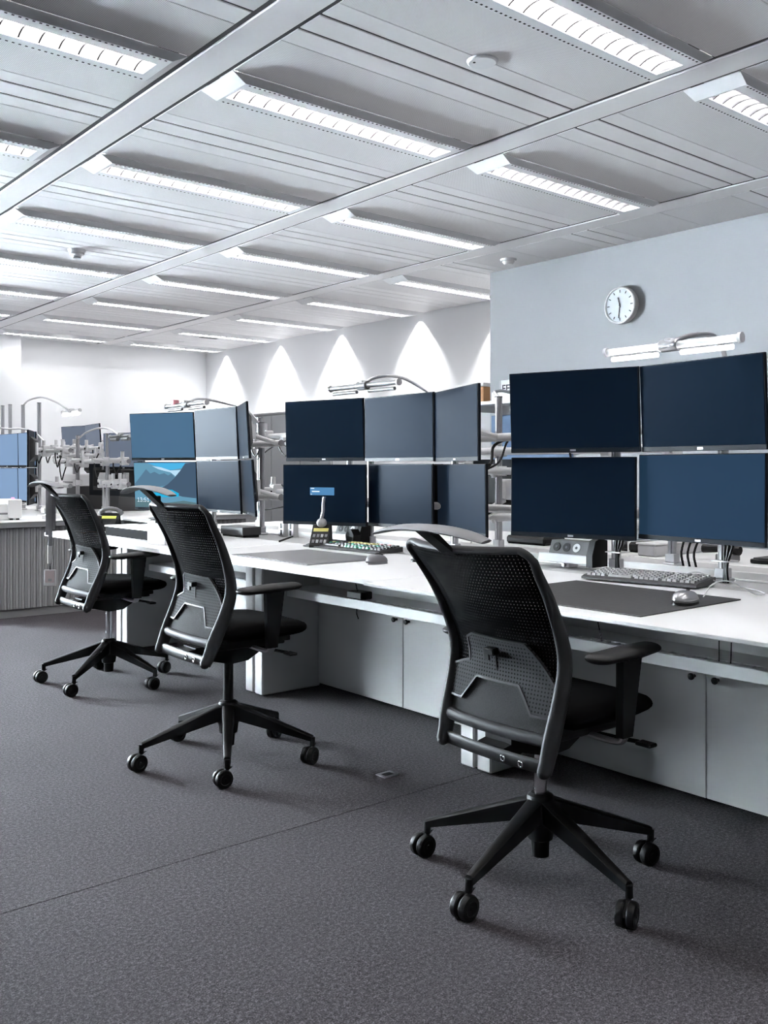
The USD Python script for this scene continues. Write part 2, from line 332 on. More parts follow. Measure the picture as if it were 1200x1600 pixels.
# ------------------------------------------------------------------ ceiling luminaires: origin at the channel's low corner, on the ceiling plane
LW, LL = .245, 1.294                           # channel width (y) and bay length (x)
def luminaire(label, group, loc):
    t = thing('ceiling_light', label, 'ceiling light', loc, 0, group)
    zb = -.032
    ax0, ax1, ay0, ay1 = .063, 1.235, .008, .230     # bottom plate
    ox0, ox1, oy0, oy1 = .075, 1.200, .066, .178     # louver opening
    v = [(0, 0, 0), (LL, 0, 0), (LL, LW, 0), (0, LW, 0), (ax0, ay0, zb), (ax1, ay0, zb), (ax1, ay1, zb), (ax0, ay1, zb), (ox0, oy0, zb), (ox1, oy0, zb), (ox1, oy1, zb), (ox0, oy1, zb),
         (ox0, oy0, zb + .006), (ox1, oy0, zb + .006), (ox1, oy1, zb + .006), (ox0, oy1, zb + .006)]
    F = []
    for a in range(4):
        b = (a + 1) % 4
        for q in ((a, b, 4 + b, 4 + a), (4 + a, 4 + b, 8 + b, 8 + a), (8 + a, 8 + b, 12 + b, 12 + a)): F += [(q[0], q[2], q[1]), (q[0], q[3], q[2])]
    part(t, 'housing', G().add(v, F), 'lamp_white', smooth=False)
    r = G()
    for y0, y1 in ((oy0, oy0 - .022), (oy1, oy1 + .022)):
        pr = [(y0, zb + .004), ((y0 * .6 + y1 * .4), zb + .03), (y1, zb + .075)]
        for (ya, za), (yb, z2) in zip(pr, pr[1:]): r.add([(ox0, ya, za), (ox1, ya, za), (ox1, yb, z2), (ox0, yb, z2)], [(0, 1, 2), (0, 2, 3)])
    for x in (ox0, ox1): r.add([(x, oy0 - .022, zb + .075), (x, oy1 + .022, zb + .075), (x, oy1, zb + .004), (x, oy0, zb + .004)], [(0, 1, 2), (0, 2, 3)])
    part(t, 'side_reflector', r, 'alu', smooth=False)
    part(t, 'gear_cover', G().box(ox0 - .01, ox1 + .01, oy0 - .03, oy1 + .03, zb + .081, zb + .10), 'lamp_white', smooth=False)
    part(t, 'lamp_tube', G().box(ox0, ox1, oy0 - .022, oy1 + .022, zb + .075, zb + .08), 'lamp_glow', smooth=False)
    n = 16; dx = (ox1 - ox0) / n
    for i in range(n):
        x = ox0 + dx * (i + .5); ym, hw = (oy0 + oy1) / 2, (oy1 - oy0) / 2
        low = [(ym + hw * u, zb + .004 + .016 * (1 - u * u)) for u in np.linspace(-1, 1, 9)]
        top = [(oy1 + .014, zb + .055), (oy0 - .014, zb + .055)]
        bl = G().prism([(q[0], q[1]) for q in low] + top, x - .003, x + .003, 'x')
        part(t, 'louver_blade', bl, 'louver', smooth=False)
    for y in (ay0 + .010, ay1 - .010):
        s = G(); x = ax0 + .02
        while x < ax1 - .02:
            s.box(x, x + .009, y - .0035, y + .0035, zb - .0006, zb + .002); x += .0225
        part(t, 'vent_slots', s, 'black', smooth=False, kind='stuff')
    return t
first = None
BAYS = {3: 'in the leftmost ceiling bay', 4: 'between first and second long beams', 5: 'between second and third long beams', 6: 'beside the spot-lit wall'}
FIRSTK = {3: 0, 4: -1, 5: -1, 6: 2}
ORD = ['nearest', 'second', 'third', 'fourth', 'fifth', 'sixth', 'seventh', 'eighth']
for ci, k, x0, a in LAMPS:
    j = k - FIRSTK[ci]
    lab = f'{ORD[j]} louvered ceiling light {BAYS[ci]}' if j >= 0 else f'unseen ceiling light {BAYS[ci]}, {["one", "two", "three"][-j - 1]} row before view'
    loc = (x0, a, CEIL)
    if first is None: first = luminaire(lab, 'louvered ceiling lights', loc)
    else: copy(first, 'ceiling_light', lab, loc, 0, 'louvered ceiling lights')

# ceiling fittings
t = thing('smoke_detector', 'white flat round cover plate on the perforated ceiling', 'detector', (2.50, 2.44, CEIL))
part(t, 'cover_disc', G().lathe([(.001, -.010), (.05, -.010), (.056, -.006), (.058, 0)], 32), 'lamp_white'); part(t, 'sensor_hole', G().cyl((-.03, .012, -.0115), (-.03, .012, -.009), .005), 'black')
t = thing('smoke_detector', 'white domed smoke detector hanging under the ceiling at far left', 'detector', (2.52, 6.33, CEIL))
part(t, 'base_ring', G().lathe([(.001, -.02), (.055, -.02), (.06, 0)], 28), 'lamp_white'); part(t, 'sensor_head', G().lathe([(.001, -.058), (.025, -.056), (.032, -.04), (.05, -.035), (.05, -.02)], 28), 'white')
part(t, 'sensor_grille', G().cyl((0, 0, -.06), (0, 0, -.04), .027), 'grey')
t = thing('smoke_detector', 'small white smoke detector above the corner of the clock wall', 'detector', (5.02, 4.64, CEIL))
part(t, 'base_ring', G().lathe([(.001, -.015), (.055, -.015), (.06, 0)], 28), 'lamp_white'); part(t, 'sensor_head', G().lathe([(.001, -.04), (.03, -.038), (.045, -.02), (.045, -.014)], 28), 'white')
SP = ['farthest', 'second farthest', 'middle', 'second nearest', 'nearest']
for i, y in enumerate((10.483, 9.239, 8.065, 6.803, 5.66)):
    t = thing('wall_washer', f'{SP[i]} small recessed downlight grazing the white recess wall', 'downlight', (6.03, y, CEIL), group='wall washing downlights')
    part(t, 'trim_ring', G().lathe([(.036, .002), (.036, -.004), (.045, -.004), (.046, .002)], 24), 'lamp_white')
    l = UsdLux.SphereLight.Define(stage, t + '/lamp'); l.CreateRadiusAttr(.012); l.CreateIntensityAttr(WASH_INT * 3200); l.CreateColorAttr(Gf.Vec3f(1, .99, .97))
    l.AddTranslateOp().Set(Gf.Vec3d(0.02, 0, -.016))
    sh = UsdLux.ShapingAPI.Apply(l.GetPrim()); sh.CreateShapingConeAngleAttr(42.0); sh.CreateShapingConeSoftnessAttr(.5)

for i, x in enumerate((4.0, 4.65, 5.3)):
    t = thing('wall_washer', f'{("left", "middle", "right")[i]} recessed downlight washing the far end wall', 'downlight', (x, 10.15, CEIL), group='end wall downlights')
    part(t, 'trim_ring', G().lathe([(.036, .002), (.036, -.004), (.045, -.004), (.046, .002)], 24), 'lamp_white')
    l = UsdLux.SphereLight.Define(stage, t + '/lamp'); l.CreateRadiusAttr(.02); l.CreateIntensityAttr(WASH_INT * 22); l.CreateColorAttr(Gf.Vec3f(1, .985, .96))
    l.AddTranslateOp().Set(Gf.Vec3d(0, 0, -.026)); l.AddRotateXOp().Set(40)
    sh = UsdLux.ShapingAPI.Apply(l.GetPrim()); sh.CreateShapingConeAngleAttr(62.0); sh.CreateShapingConeSoftnessAttr(.8)

# ------------------------------------------------------------------ things on the walls
t = thing('wall_clock', 'round white clock on the pale grey wall showing half past eleven', 'clock', (WX, 3.832, 2.246))
part(t, 'case', G().lathe([(.001, 0), (.122, 0), (.124, .02), (.124, .042), (.117, .046), (.111, .044), (.110, .036), (.001, .036)], 48).mat([[0, 0, -1], [0, 1, 0], [1, 0, 0]]), 'white')
part(t, 'dial', G().cyl((-.034, 0, 0), (-.0375, 0, 0), .1105, n=48), 'clockface')
tk = G()
for h in range(12):
    q = math.pi * h / 6; L = .018
    b = G().box(-.0388, -.0372, -.0028, .0028, .084, .084 + L)
    c, s_ = math.cos(q), math.sin(q); b.mat([[1, 0, 0], [0, c, -s_], [0, s_, c]]); tk.m += b.m
part(t, 'hour_marks', tk, 'ink')
for nm, q, L, w in (('hour_hand', -15, .056, .004), ('minute_hand', 187, .085, .003)):
    b = G().box(-.0402, -.0390, -w, w, -.015, L); c, s_ = math.cos(math.radians(q)), math.sin(math.radians(q)); b.mat([[1, 0, 0], [0, c, -s_], [0, s_, c]]); part(t, nm, b, 'ink')
part(t, 'centre_pin', G().cyl((-.036, 0, 0), (-.042, 0, 0), .006), 'ink')

t = thing('notice_board', 'white notice board on the clock wall lettered FE', 'sign', (WX, 4.86, 1.76))
part(t, 'board', G().box(-.012, 0, -.16, .09, -.05, .065, .002), 'paper')
tx = meshkit.text_mesh('FE', .05, .0015, bold=True)
tx.vertices = np.c_[-.0135 + tx.vertices[:, 2], .066 - tx.vertices[:, 0] * 1.0, tx.vertices[:, 1] - .022]
part(t, 'lettering', tx, 'ink')
part(t, 'edge_line', G().box(-.0135, -.012, .078, .082, -.05, .065), 'ink')
t = thing('wall_shelf', 'white wall shelf under the lettered notice board', 'shelf', (WX, 4.75, 1.58))
part(t, 'shelf_board', G().box(-.22, 0, -.45, .28, .05, .075, .002), 'white'); part(t, 'back_panel', G().box(-.015, 0, -.45, .28, .075, .16, .002), 'white')
part(t, 'side_bracket', G().box(-.2, 0, .25, .27, 0, .05, .002), 'white'); part(t, 'side_bracket', G().box(-.2, 0, -.44, -.42, 0, .05, .002), 'white')
solo('pin_board', 'blue felt pin board on the wall below the white shelf', 'pin board', G().box(-.02, 0, -.5, .28, -.28, .26, .003), 'blueboard', (WX, 4.75, 1.30))
t = thing('storage_box', 'brown cardboard storage box with white lid, behind the right monitor wing', 'box', (5.42, 5.30, 1.30))
part(t, 'carton', G().box(-.1, .2, -.12, .16, .36, .50, .004), 'orange'); part(t, 'lid', G().box(-.11, .21, -.13, .17, .50, .53, .004), 'white')
t2 = thing('tall_cupboard', 'tall grey cupboard standing against the spot-lit wall', 'cupboard', (5.65, 8.6, 0))
part(t2, 'body', G().box(0, .45, -1.0, 1.2, 0, 1.74, .003), 'cabinet_grey'); part(t2, 'top_board', G().box(-.01, .455, -1.01, 1.21, 1.74, 1.765, .003), 'grey')
for y0, y1 in ((-.99, -.46), (-.45, .09), (.10, .64), (.65, 1.19)): part(t2, 'door', G().box(-.018, -.001, y0, y1, .06, 1.73, .003), 'cabinet_grey')
t = thing('low_cupboard', 'pale low cupboard in the corner past the clock wall', 'cupboard', (5.42, 5.12, 0))
part(t, 'body', G().box(0, .65, 0, .5, 0, 1.64, .004), 'lightgrey'); part(t, 'door', G().box(-.016, -.001, .01, .49, .05, 1.63, .003), 'lightgrey')
t = thing('air_vent', 'narrow dark ceiling air vent far down the room', 'vent', (5.39, 9.62, CEIL))
part(t, 'frame', G().box(-.11, .11, -.05, .05, -.006, 0, .002), 'grey'); part(t, 'slot', G().box(-.1, .1, -.03, .03, -.008, -.006), 'black')
t = thing('floor_outlet', 'small metal floor outlet flap set in the carpet', 'outlet', (2.289, 2.734, 0))
part(t, 'flap', G().box(-.035, .035, -.028, .028, 0, .004, .001), 'alu'); part(t, 'slot', G().box(-.02, .02, -.015, .012, .004, .0048), 'black')

# ------------------------------------------------------------------ desks
DZ = .745
BACK = 2.965                                     # where the white top meets the grey service strip
def desk(label, y0, y1, front, thick, legs, xoff=1, outline=None):
    t = thing('desk', label, 'desk', (0, 0, 0))
    if outline: part(t, 'tabletop', G().prism(outline, DZ - thick, DZ, 'z'), 'desk', smooth=20)
    else: part(t, 'tabletop', G().box(front, BACK, y0, y1, DZ - thick, DZ, .002), 'desk')
    part(t, 'service_strip', G().box(BACK + .004, 3.235, y0, y1, DZ - .03, DZ - .002, .002), 'strip')
    part(t, 'back_rail', G().box(3.225, 3.245, y0, y1, DZ - .06, DZ + .006, .002), 'desk')
    return t
def underframe(t, y0, y1):
    part(t, 'back_panel', G().box(2.945, 2.965, y0, y1, .535, DZ - .03, .002), 'tray')
    part(t, 'cable_tray', G().box(2.75, 2.945, y0, y1, .495, .512, .002), 'tray')
    part(t, 'tray_rail', G().box(2.735, 2.760, y0, y1, .497, .540, .002), 'tray')
    part(t, 'tray_deck', G().box(2.790, 2.945, y0, y1, .522, .540, .002), 'tray')
    part(t, 'tray_floor', G().box(2.760, 2.790, y0, y1, .5125, .5135), 'black', smooth=False)
    y = y0
    while y < y1:
        part(t, 'tray_bridge', G().box(2.760, 2.790, y, y + .011, .524, .5395), 'tray', smooth=False); y += .0425
def legpair(t, y):
    for a in (y, y + .09):
        part(t, 'leg_panel', G().box(2.585, 2.948, a, a + .075, 0.004, .73, .006), 'leg')
d = desk('white desk nearest the viewer, under the big right-hand monitors', 1.02, 2.688, 2.135, .013, None)
underframe(d, 1.02, 2.688); legpair(d, 2.479)
d = desk('white middle desk with the glossy grey pad and coloured keyboard', 2.694, 4.286, 2.195, .020, None)
underframe(d, 2.694, 4.286); legpair(d, 4.074)
R = .30
corner = [(2.195 + R - R * math.cos(q), 6.21 - R * .6 + R * .6 * math.sin(q)) for q in np.linspace(0, math.pi / 2, 9)]
d = desk('white desk at the far end of the row, with a rounded outer corner', 4.292, 6.21, 2.195, .020, None, outline=[(2.195, 4.292)] + corner + [(BACK, 6.21), (BACK, 4.292)])
underframe(d, 4.292, 5.88); legpair(d, 5.67)
t = thing('desk', 'long white desk of the facing row, seen beneath the monitors', 'desk', (0, 0, 0))
part(t, 'service_strip', G().box(3.475, 3.74, 1.02, 6.21, DZ - .03, DZ - .002, .002), 'strip'); part(t, 'back_rail', G().box(3.465, 3.48, 1.02, 6.21, DZ - .06, DZ + .006, .002), 'desk')
for a, b in ((1.02, 2.688), (2.694, 4.286), (4.292, 6.21)): part(t, 'tabletop', G().box(3.745, 4.575, a, b, DZ - .014, DZ, .002), 'desk')
part(t, 'trunk_cover', G().box(3.25, 3.46, 1.02, 6.21, .60, .66, .002), 'strip')
for y in (2.479, 4.074, 5.67):
    for a in (y, y + .09): part(t, 'leg_panel', G().box(3.8, 4.12, a, a + .075, .004, .73, .006), 'leg')

def cupboard(label, y0, y1, mid):
    t = thing('cupboard', label, 'cupboard', (0, 0, 0))
    part(t, 'body', G().box(2.952, 3.40, y0, y1, .03, .49, .002), 'cupboard'); part(t, 'plinth', G().box(2.985, 3.38, y0 + .01, y1 - .01, 0, .03), 'black', smooth=False)
    for a, b in ((y0, mid - .002), (mid + .002, y1)):
        dr = part(t, 'door', G().box(2.932, 2.950, a, b, .022, .487, .0015), 'cupboard')
        yk = mid - .045 if b < mid else mid + .045
        part(dr, 'knob', G().lathe([(.001, 0), (.006, 0), (.006, .014), (.0115, .018), (.012, .024), (.009, .028), (.001, .029)], 20).mat([[0, 0, -1], [0, 1, 0], [1, 0, 0]], (2.932, yk, .437)), 'black')
cupboard('grey two-door cupboard under the nearest desk', 1.125, 2.476, 1.79)
cupboard('grey two-door cupboard under the middle desk', 2.655, 4.07, 3.385)
cupboard('grey two-door cupboard under the far desk, behind the second chair', 4.25, 5.66, 4.96)
t = thing('cable_box', 'small black junction box on the cable tray of the middle desk', 'junction box', (2.765, 3.50, .54))
part(t, 'case', G().box(-.02, .05, -.03, .08, 0, .035, .004), 'black'); part(t, 'cable', G().sweep(curve([(.0, .02, .03), (-.01, .03, .1), (.0, .05, .19)]), .002, 6), 'black'); part(t, 'cable', G().sweep(curve([(.0, -.01, .01), (-.03, -.01, -.05), (-.02, -.01, -.09)]), .002, 6), 'black')
t = thing('thin_cable', 'thin cables dangling from the nearest desk into the tray slots', 'cable', (0, 0, 0))
for y, e in ((2.16, .05), (1.66, .012), (1.615, .008)): part(t, 'wire', G().sweep(curve([(2.80, y, .73), (2.79, y - e * .3, .63), (2.775, y - e, .535)]), .0018, 6), 'black')

# ------------------------------------------------------------------ monitors
MW, MH = .538, .3236
def tilted(g, deg):
    q = math.radians(deg); c, s = math.cos(q), math.sin(q)
    return g.apply(lambda v: np.c_[v[:, 0] * c - (v[:, 2] - MH / 2) * s, v[:, 1], MH / 2 + (v[:, 2] - MH / 2) * c + v[:, 0] * s])
def monitor(label, group, b, a, z, yaw, tilt, scr='screen', emblem=False):
    t = thing('monitor', label, 'monitor', (b, a, z - MH / 2), 180 + yaw, group)
    P = lambda n, g, m, **k: part(t, n, tilted(g, tilt), m, **k)
    P('panel_case', G().box(-.014, -.0012, -MW / 2, MW / 2, 0, MH, .002), 'screen_edge')
    sp = P('screen', G().box(-.0012, .0006, -MW / 2 + .005, MW / 2 - .005, .0185, MH - .004), scr, smooth=False)
    P('lower_bezel', G().box(-.0012, .0010, -MW / 2 + .001, MW / 2 - .001, .0005, .0175, .0005), 'screen_edge')
    P('badge', G().box(.001, .0018, -.012, .012, .005, .013), 'alu')
    P('rear_cover', G().hull([(x, y, q) for x, y1, q0, q1 in ((-.014, .2, .05, .27), (-.042, .15, .09, .24)) for y in (-y1, y1) for q in (q0, q1)]), 'black')
    P('mount_plate', G().box(-.058, -.042, -.055, .055, .11, .22, .003), 'arm_white')
    if emblem:
        tor = trimesh.creation.torus(.022, .004, 24, 8); e = G().tm(tor).box(-.018, .018, -.003, .003, -.002, .002)
        e.mat([[0, 0, 1], [1, 0, 0], [0, 1, 0]], (-.0145, -.19, .275)); P('emblem', e, 'alu')
    return t, tilt
def tv(t, name, poly, depth, mat):
    """a flat piece of picture on the screen; outline in screen fractions seen from the front"""
    q = [((u - .5) * (MW - .012), .0195 + v * (MH - .025)) for u, v in poly]
    p, tilt = t
    part(p + '/screen', name, tilted(G().prism(q, .0006, .0006 + depth, 'x'), tilt), mat, smooth=False)
S = 'monitor in the {} bank of screens, {}'
def bank(nm, group, rows):
    return {k: monitor(f'{pos} screen of the {nm} bank of monitors{ex}', group, *v[:5], scr) for k, v, pos, scr, ex in rows}
right = bank('nearest right-hand', 'right-hand bank of monitors', [
    ('TL', (2.944, 2.382, 1.383, 16.9, -3.7), 'upper left black', 'screen', ''), ('TC', (3.0, 1.86, 1.383, -7, -2.8), 'upper middle black', 'screen', ''), ('TR', (2.91, 1.345, 1.383, -24, -2.8), 'upper right', 'screen', ', cut by the frame'),
    ('BL', (2.983, 2.421, 1.042, 14.2, .5), 'lower left black', 'screen', ''), ('BC', (3.06, 1.90, 1.050, -4, .5), 'lower middle navy', 'screen_navy', ''), ('BR', (2.96, 1.36, 1.05, -22, .5), 'lower right', 'screen_navy', ', cut by the frame')])
middle = bank('middle', 'middle bank of monitors', [
    ('TL', (2.95, 4.051, 1.359, 14.2, -1.8), 'upper left dark', 'screen', ''), ('TC', (3.0, 3.506, 1.355, -2, -.6), 'upper centre', 'screen', ''), ('TR', (2.906, 3.009, 1.352, -22.7, -.4), 'upper right', 'screen_wing', ''),
    ('BL', (2.972, 4.081, 1.017, 19.2, 0), 'lower left dark', 'screen', ', showing a small login box'), ('BC', (3.09, 3.60, 1.019, -4, 0), 'lower centre', 'screen', ''), ('BR', (3.06, 3.13, 1.017, -20, -.5), 'lower right', 'screen_wing', '')])
left = bank('left-hand', 'left-hand bank of monitors', [
    ('TL', (2.946, 5.911, 1.374, 25.3, -4.7), 'upper left blue', 'screen_blue', ''), ('TC', (3.003, 5.286, 1.376, -.4, -2.6), 'upper centre', 'screen', ''), ('TR', (2.922, 4.828, 1.376, -24.8, -3.3), 'upper right, almost edge-on', 'screen_wing', ''),
    ('BL', (2.90, 5.775, 1.039, 22.4, -2.8), 'lower left', 'screen_blue', ', showing a mountain lake picture'), ('BC', (2.96, 5.18, 1.045, -.8, -3.0), 'lower centre', 'screen', ''), ('BR', (2.93, 4.79, 1.047, -23.4, -3.8), 'lower right, almost edge-on', 'screen_wing', '')])
# login box on the middle bank's lower left screen
m = middle['BL']
tv(m, 'login_box', [(.335, .47), (.635, .47), (.635, .61), (.335, .61)], .0006, 'ui_blue')
for u0, u1, v0, v1 in ((.345, .39, .583, .598), (.36, .455, .525, .547), (.345, .36, .478, .492)): tv(m, 'login_text', [(u0, v0), (u1, v0), (u1, v1), (u0, v1)], .0009, 'ui_white')
# mountain lake picture on the left bank's lower left screen
m = left['BL']
tv(m, 'picture_haze', [(.0, .0), (1, 0), (1, 1), (0, 1)], .0003, 'pic_haze')
tv(m, 'picture_sky', [(.22, 1), (.85, 1), (.78, .88), (.62, .84), (.5, .86), (.38, .92)], .0005, 'pic_sky')
tv(m, 'picture_cloud', [(.30, .93), (.45, .90), (.6, .83), (.77, .84), (.68, .70), (.6, .79), (.5, .82), (.4, .86)], .0007, 'pic_cloud')
tv(m, 'picture_far_ridge', [(.0, .52), (.12, .72), (.2, .86), (.27, .76), (.34, .80), (.42, .74), (.5, .77), (.56, .72), (.62, .76), (.7, .62), (.55, .5), (.3, .45), (0, .42)], .0009, 'pic_far')
tv(m, 'picture_near_ridge', [(.42, .42), (.55, .52), (.66, .66), (.76, .82), (.84, .98), (.93, 1), (1, 1), (1, .22), (.78, .25), (.6, .33)], .0011, 'pic_near')
tv(m, 'picture_lake', [(.30, .30), (.45, .42), (.62, .40), (.73, .32), (.72, .25), (.5, .23), (.33, .24)], .0013, 'pic_lake')
tv(m, 'picture_shore', [(0, 0), (1, 0), (1, .12), (.8, .16), (.5, .10), (.25, .14), (0, .18)], .0013, 'pic_shore')
tx = meshkit.text_mesh('13:51', .028, .0004)
tx.vertices = np.c_[.0022 + tx.vertices[:, 2], -.245 + tx.vertices[:, 0], .055 + tx.vertices[:, 1]]
part(m[0] + '/screen', 'clock_text', tilted(G().tm(tx), m[1]), 'ui_white', smooth=False)

# monitors of the facing row seen from behind, and of the far bench
monitor('black monitor back with a ring emblem, seen between middle and right banks', 'monitors seen from behind', 3.72, 3.42, 1.045, 180, 0, 'screen', True)
monitor('black monitor back with a ring emblem, left of the lake picture screen', 'monitors seen from behind', 3.70, 8.02, 1.06, 176, 0, 'screen', True)
monitor('black monitor back partly behind the silver pole at left', 'monitors seen from behind', 3.72, 8.62, 1.06, 190, 0, 'screen')
monitor('blue-grey screen beside the curved lamp, left of the left-hand bank', 'far bench monitors', 3.62, 8.02, 1.315, 16, -2, 'screen_grey')
monitor('upper big grey screen of the far bench, left half', 'far bench monitors', 3.85, 9.72, 1.44, 8, -4, 'screen_grey')
monitor('upper big grey screen of the far bench, right half', 'far bench monitors', 3.82, 9.18, 1.44, -8, -4, 'screen_grey')
for nm, a, yaw in (('leftmost', 9.41, 3), ('second', 8.86, -3)):
    monitor(f'{nm} pale blue upper screen at the left edge', 'far left monitors', 3.05, a, 1.33, yaw, -1, 'screen_pale')
    monitor(f'{nm} pale blue lower screen at the left edge', 'far left monitors', 3.05, a, 1.0, yaw, -1, 'screen_pale')
monitor('upper screen turned edge-on beside the pale blue pair', 'far left monitors', 2.95, 8.46, 1.33, -26, 0, 'screen')
monitor('lower screen turned edge-on beside the pale blue pair', 'far left monitors', 2.95, 8.46, 1.0, -26, 0, 'screen')

# ------------------------------------------------------------------ frames that carry the monitors
def mount(label, poles, x, rails, links, top=1.50, extra=0):
    t = thing('monitor_mount', label, 'monitor mount', (0, 0, 0), group='aluminium monitor mounts')
    for y in poles:
        prof = []
        for i in range(8):
            q = math.pi / 4 * i
            prof += [(.019 * math.cos(q - .22), .019 * math.sin(q - .22)), (.019 * math.cos(q + .22), .019 * math.sin(q + .22)), (.0145 * math.cos(q + math.pi / 8), .0145 * math.sin(q + math.pi / 8))]
        p = part(t, 'pole', G().prism([(x + u, y + v) for u, v in prof], DZ, top, 'z'), 'alu', smooth=20)
        part(p, 'base_clamp', G().box(x - .032, x + .032, y - .03, y + .03, DZ, DZ + .012, .003).box(x - .02, x + .02, y - .024, y + .024, DZ + .012, DZ + .05, .003), 'alu')
        part(p, 'end_cap', G().cyl((x, y, top), (x, y, top + .006), .0195), 'grey')
        for z, _, _ in rails:
            part(p, 'collar', G().box(x - .034, x + .034, y - .03, y + .03, z - .026, z + .026, .004).cyl((x - .036, y, z + .034), (x - .036, y, z - .034), .012), 'arm_white')
            part(p, 'collar_screw', G().cyl((x - .034, y + .014, z), (x - .040, y + .014, z), .008), 'black')
    for z, y0, y1 in rails:
        r = part(t, 'rail', G().cyl((x - .035, y0, z), (x - .035, y1, z), .019, n=20), 'arm_white')
        part(r, 'rail_cap', G().cyl((x - .035, y0, z), (x - .035, y0 - .006, z), .0195, n=20), 'grey'); part(r, 'rail_cap', G().cyl((x - .035, y1, z), (x - .035, y1 + .006, z), .0195, n=20), 'grey')
    if extra: fittings(t, x, rails, extra, len(label))
    for (b, a, z, yaw), rz in links:
        fx, fy = -math.cos(math.radians(yaw)), -math.sin(math.radians(yaw)); px, py = b - fx * .062, a - fy * .062
        l = part(t, 'arm_link', G().sweep([(x - .035, a + (.03 if yaw > 5 else -.03 if yaw < -5 else 0), rz), (px + .01, py, (rz + z) / 2 + .01), (px, py, z)], .014, 12), 'arm_white')
        part(l, 'joint', G().cyl((px, py, z - .045), (px, py, z + .045), .02), 'arm_white')
def fittings(t, x, rails, n, seed):
    """swivel brackets, stub arms and looped leads hung along a frame's rails"""
    r3 = random.Random(seed)
    for i in range(n):
        z, y0, y1 = rails[i % len(rails)]; y = y0 + (y1 - y0) * (i + .5 + r3.uniform(-.3, .3)) / n; s_ = r3.choice((-1, 1)); h = r3.uniform(.03, .055)
        b = part(t, 'swivel_bracket', G().box(x - .07, x, y - .028, y + .028, z - h, z + h, .006).cyl((x - .035 + s_ * .02, y, z + h), (x - .035 + s_ * .02, y, z + h + .05), .016), 'arm_white')
        part(b, 'bracket_screw', G().cyl((x - .069, y, z), (x - .078, y, z), .011), 'black')
        L = r3.uniform(.08, .16)
        part(b, 'stub_arm', G().cyl((x - .035, y, z + h * .3), (x - .035 + s_ * L, y + r3.uniform(-.08, .08), z + h * .3), .017), 'arm_white')
        if i % 2 == 0:
            dz = r3.uniform(.08, .18); part(b, 'lead', G().sweep(curve([(x - .05, y, z), (x - .07, y + .05, z - dz * .7), (x - .06, y + .12, z - dz), (x - .05, y + .2, z - dz * .4), (x - .04, y + .22, z)], 18), .006, 6), 'black')
def links(bank_, vals): return [((b, a, z, yaw), rz) for (b, a, z, yaw), rz in vals]
mount('aluminium pole frame behind the nearest right-hand monitors', (1.863, 2.336), 3.165, ((1.31, 1.30, 2.62), (.985, 1.30, 2.62)),
      [((2.944, 2.382, 1.383, 16.9), 1.31), ((3.0, 1.86, 1.383, -7), 1.31), ((2.91, 1.345, 1.383, -24), 1.31), ((2.983, 2.421, 1.042, 14.2), .985), ((3.06, 1.90, 1.05, -4), .985), ((2.96, 1.36, 1.05, -22), .985)], 1.48)
mount('aluminium pole frame behind the middle monitors', (3.30, 3.95), 3.19, ((1.30, 2.80, 4.42), (.975, 2.85, 4.42)),
      [((2.95, 4.051, 1.359, 14), 1.30), ((3.0, 3.506, 1.355, -2), 1.30), ((2.906, 3.009, 1.352, -22), 1.30), ((2.972, 4.081, 1.017, 19), .975), ((3.09, 3.60, 1.019, -4), .975), ((3.06, 3.13, 1.017, -20), .975)], 1.48)
mount('aluminium pole frame behind the left-hand monitors', (5.02, 5.62), 3.18, ((1.31, 4.75, 5.95), (.985, 4.75, 5.95)),
      [((2.946, 5.911, 1.374, 25), 1.31), ((3.003, 5.286, 1.376, 0), 1.31), ((2.922, 4.828, 1.376, -24), 1.31), ((2.90, 5.775, 1.039, 22), .985), ((2.96, 5.18, 1.045, -1), .985), ((2.93, 4.79, 1.047, -23), .985)], 1.44)
mount('facing frame whose pole shows between middle and right banks', (2.315, 3.33), 3.53, ((1.245, 2.3, 3.95), (1.145, 3.1, 3.6), (.915, 2.3, 3.95)), [((3.72, 3.42, 1.045, 180), .915)], 1.52, 2)
mount('facing frame whose pole shows between left and middle banks', (4.60, 5.63), 3.55, ((1.375, 4.5, 5.6), (1.33, 4.5, 5.5), (1.0, 4.5, 5.6)), [], 1.51, 7)
mount('far bench frame of two tall poles left of the left-hand bank', (8.22, 8.92), 3.56, ((1.22, 7.7, 9.4), (1.02, 7.7, 8.3)), [((3.70, 8.02, 1.06, 176), 1.02), ((3.62, 8.02, 1.315, 16), 1.22)], 1.47, 8)
mount('far bench frame behind the pale blue screens at the left edge', (9.18, 9.63), 3.28, ((1.32, 8.3, 9.8), (1.0, 8.3, 9.8)), [], 1.79, 6)
mount('far bench frame with two slim poles at the very left', (10.08, 10.32), 3.30, ((1.35, 9.9, 10.4),), [], 1.82)
mount('far bench frame tangle of white arms under the big grey screens', (9.35, 8.62), 3.70, ((1.35, 8.5, 9.9), (1.27, 8.5, 9.8)), [((3.85, 9.72, 1.44, 8), 1.35), ((3.82, 9.18, 1.44, -8), 1.35)], 1.42, 9)
for y in (4.80, 4.70, 4.12):
    t = thing('desk_clamp', f'white clamp bracket on the service strip, {"left of" if y > 4.75 else "right of" if y > 4.5 else "under"} the {"gap between left and middle banks" if y > 4.5 else "middle bank"}', 'clamp', (3.2, y, DZ))
    part(t, 'bracket', G().box(-.02, .02, -.03, .03, 0, .09, .004), 'arm_white'); part(t, 'slot', G().box(-.0215, -.019, -.008, .008, .01, .04), 'black'); part(t, 'slot', G().box(-.0215, -.019, -.008, .008, .05, .08), 'black')

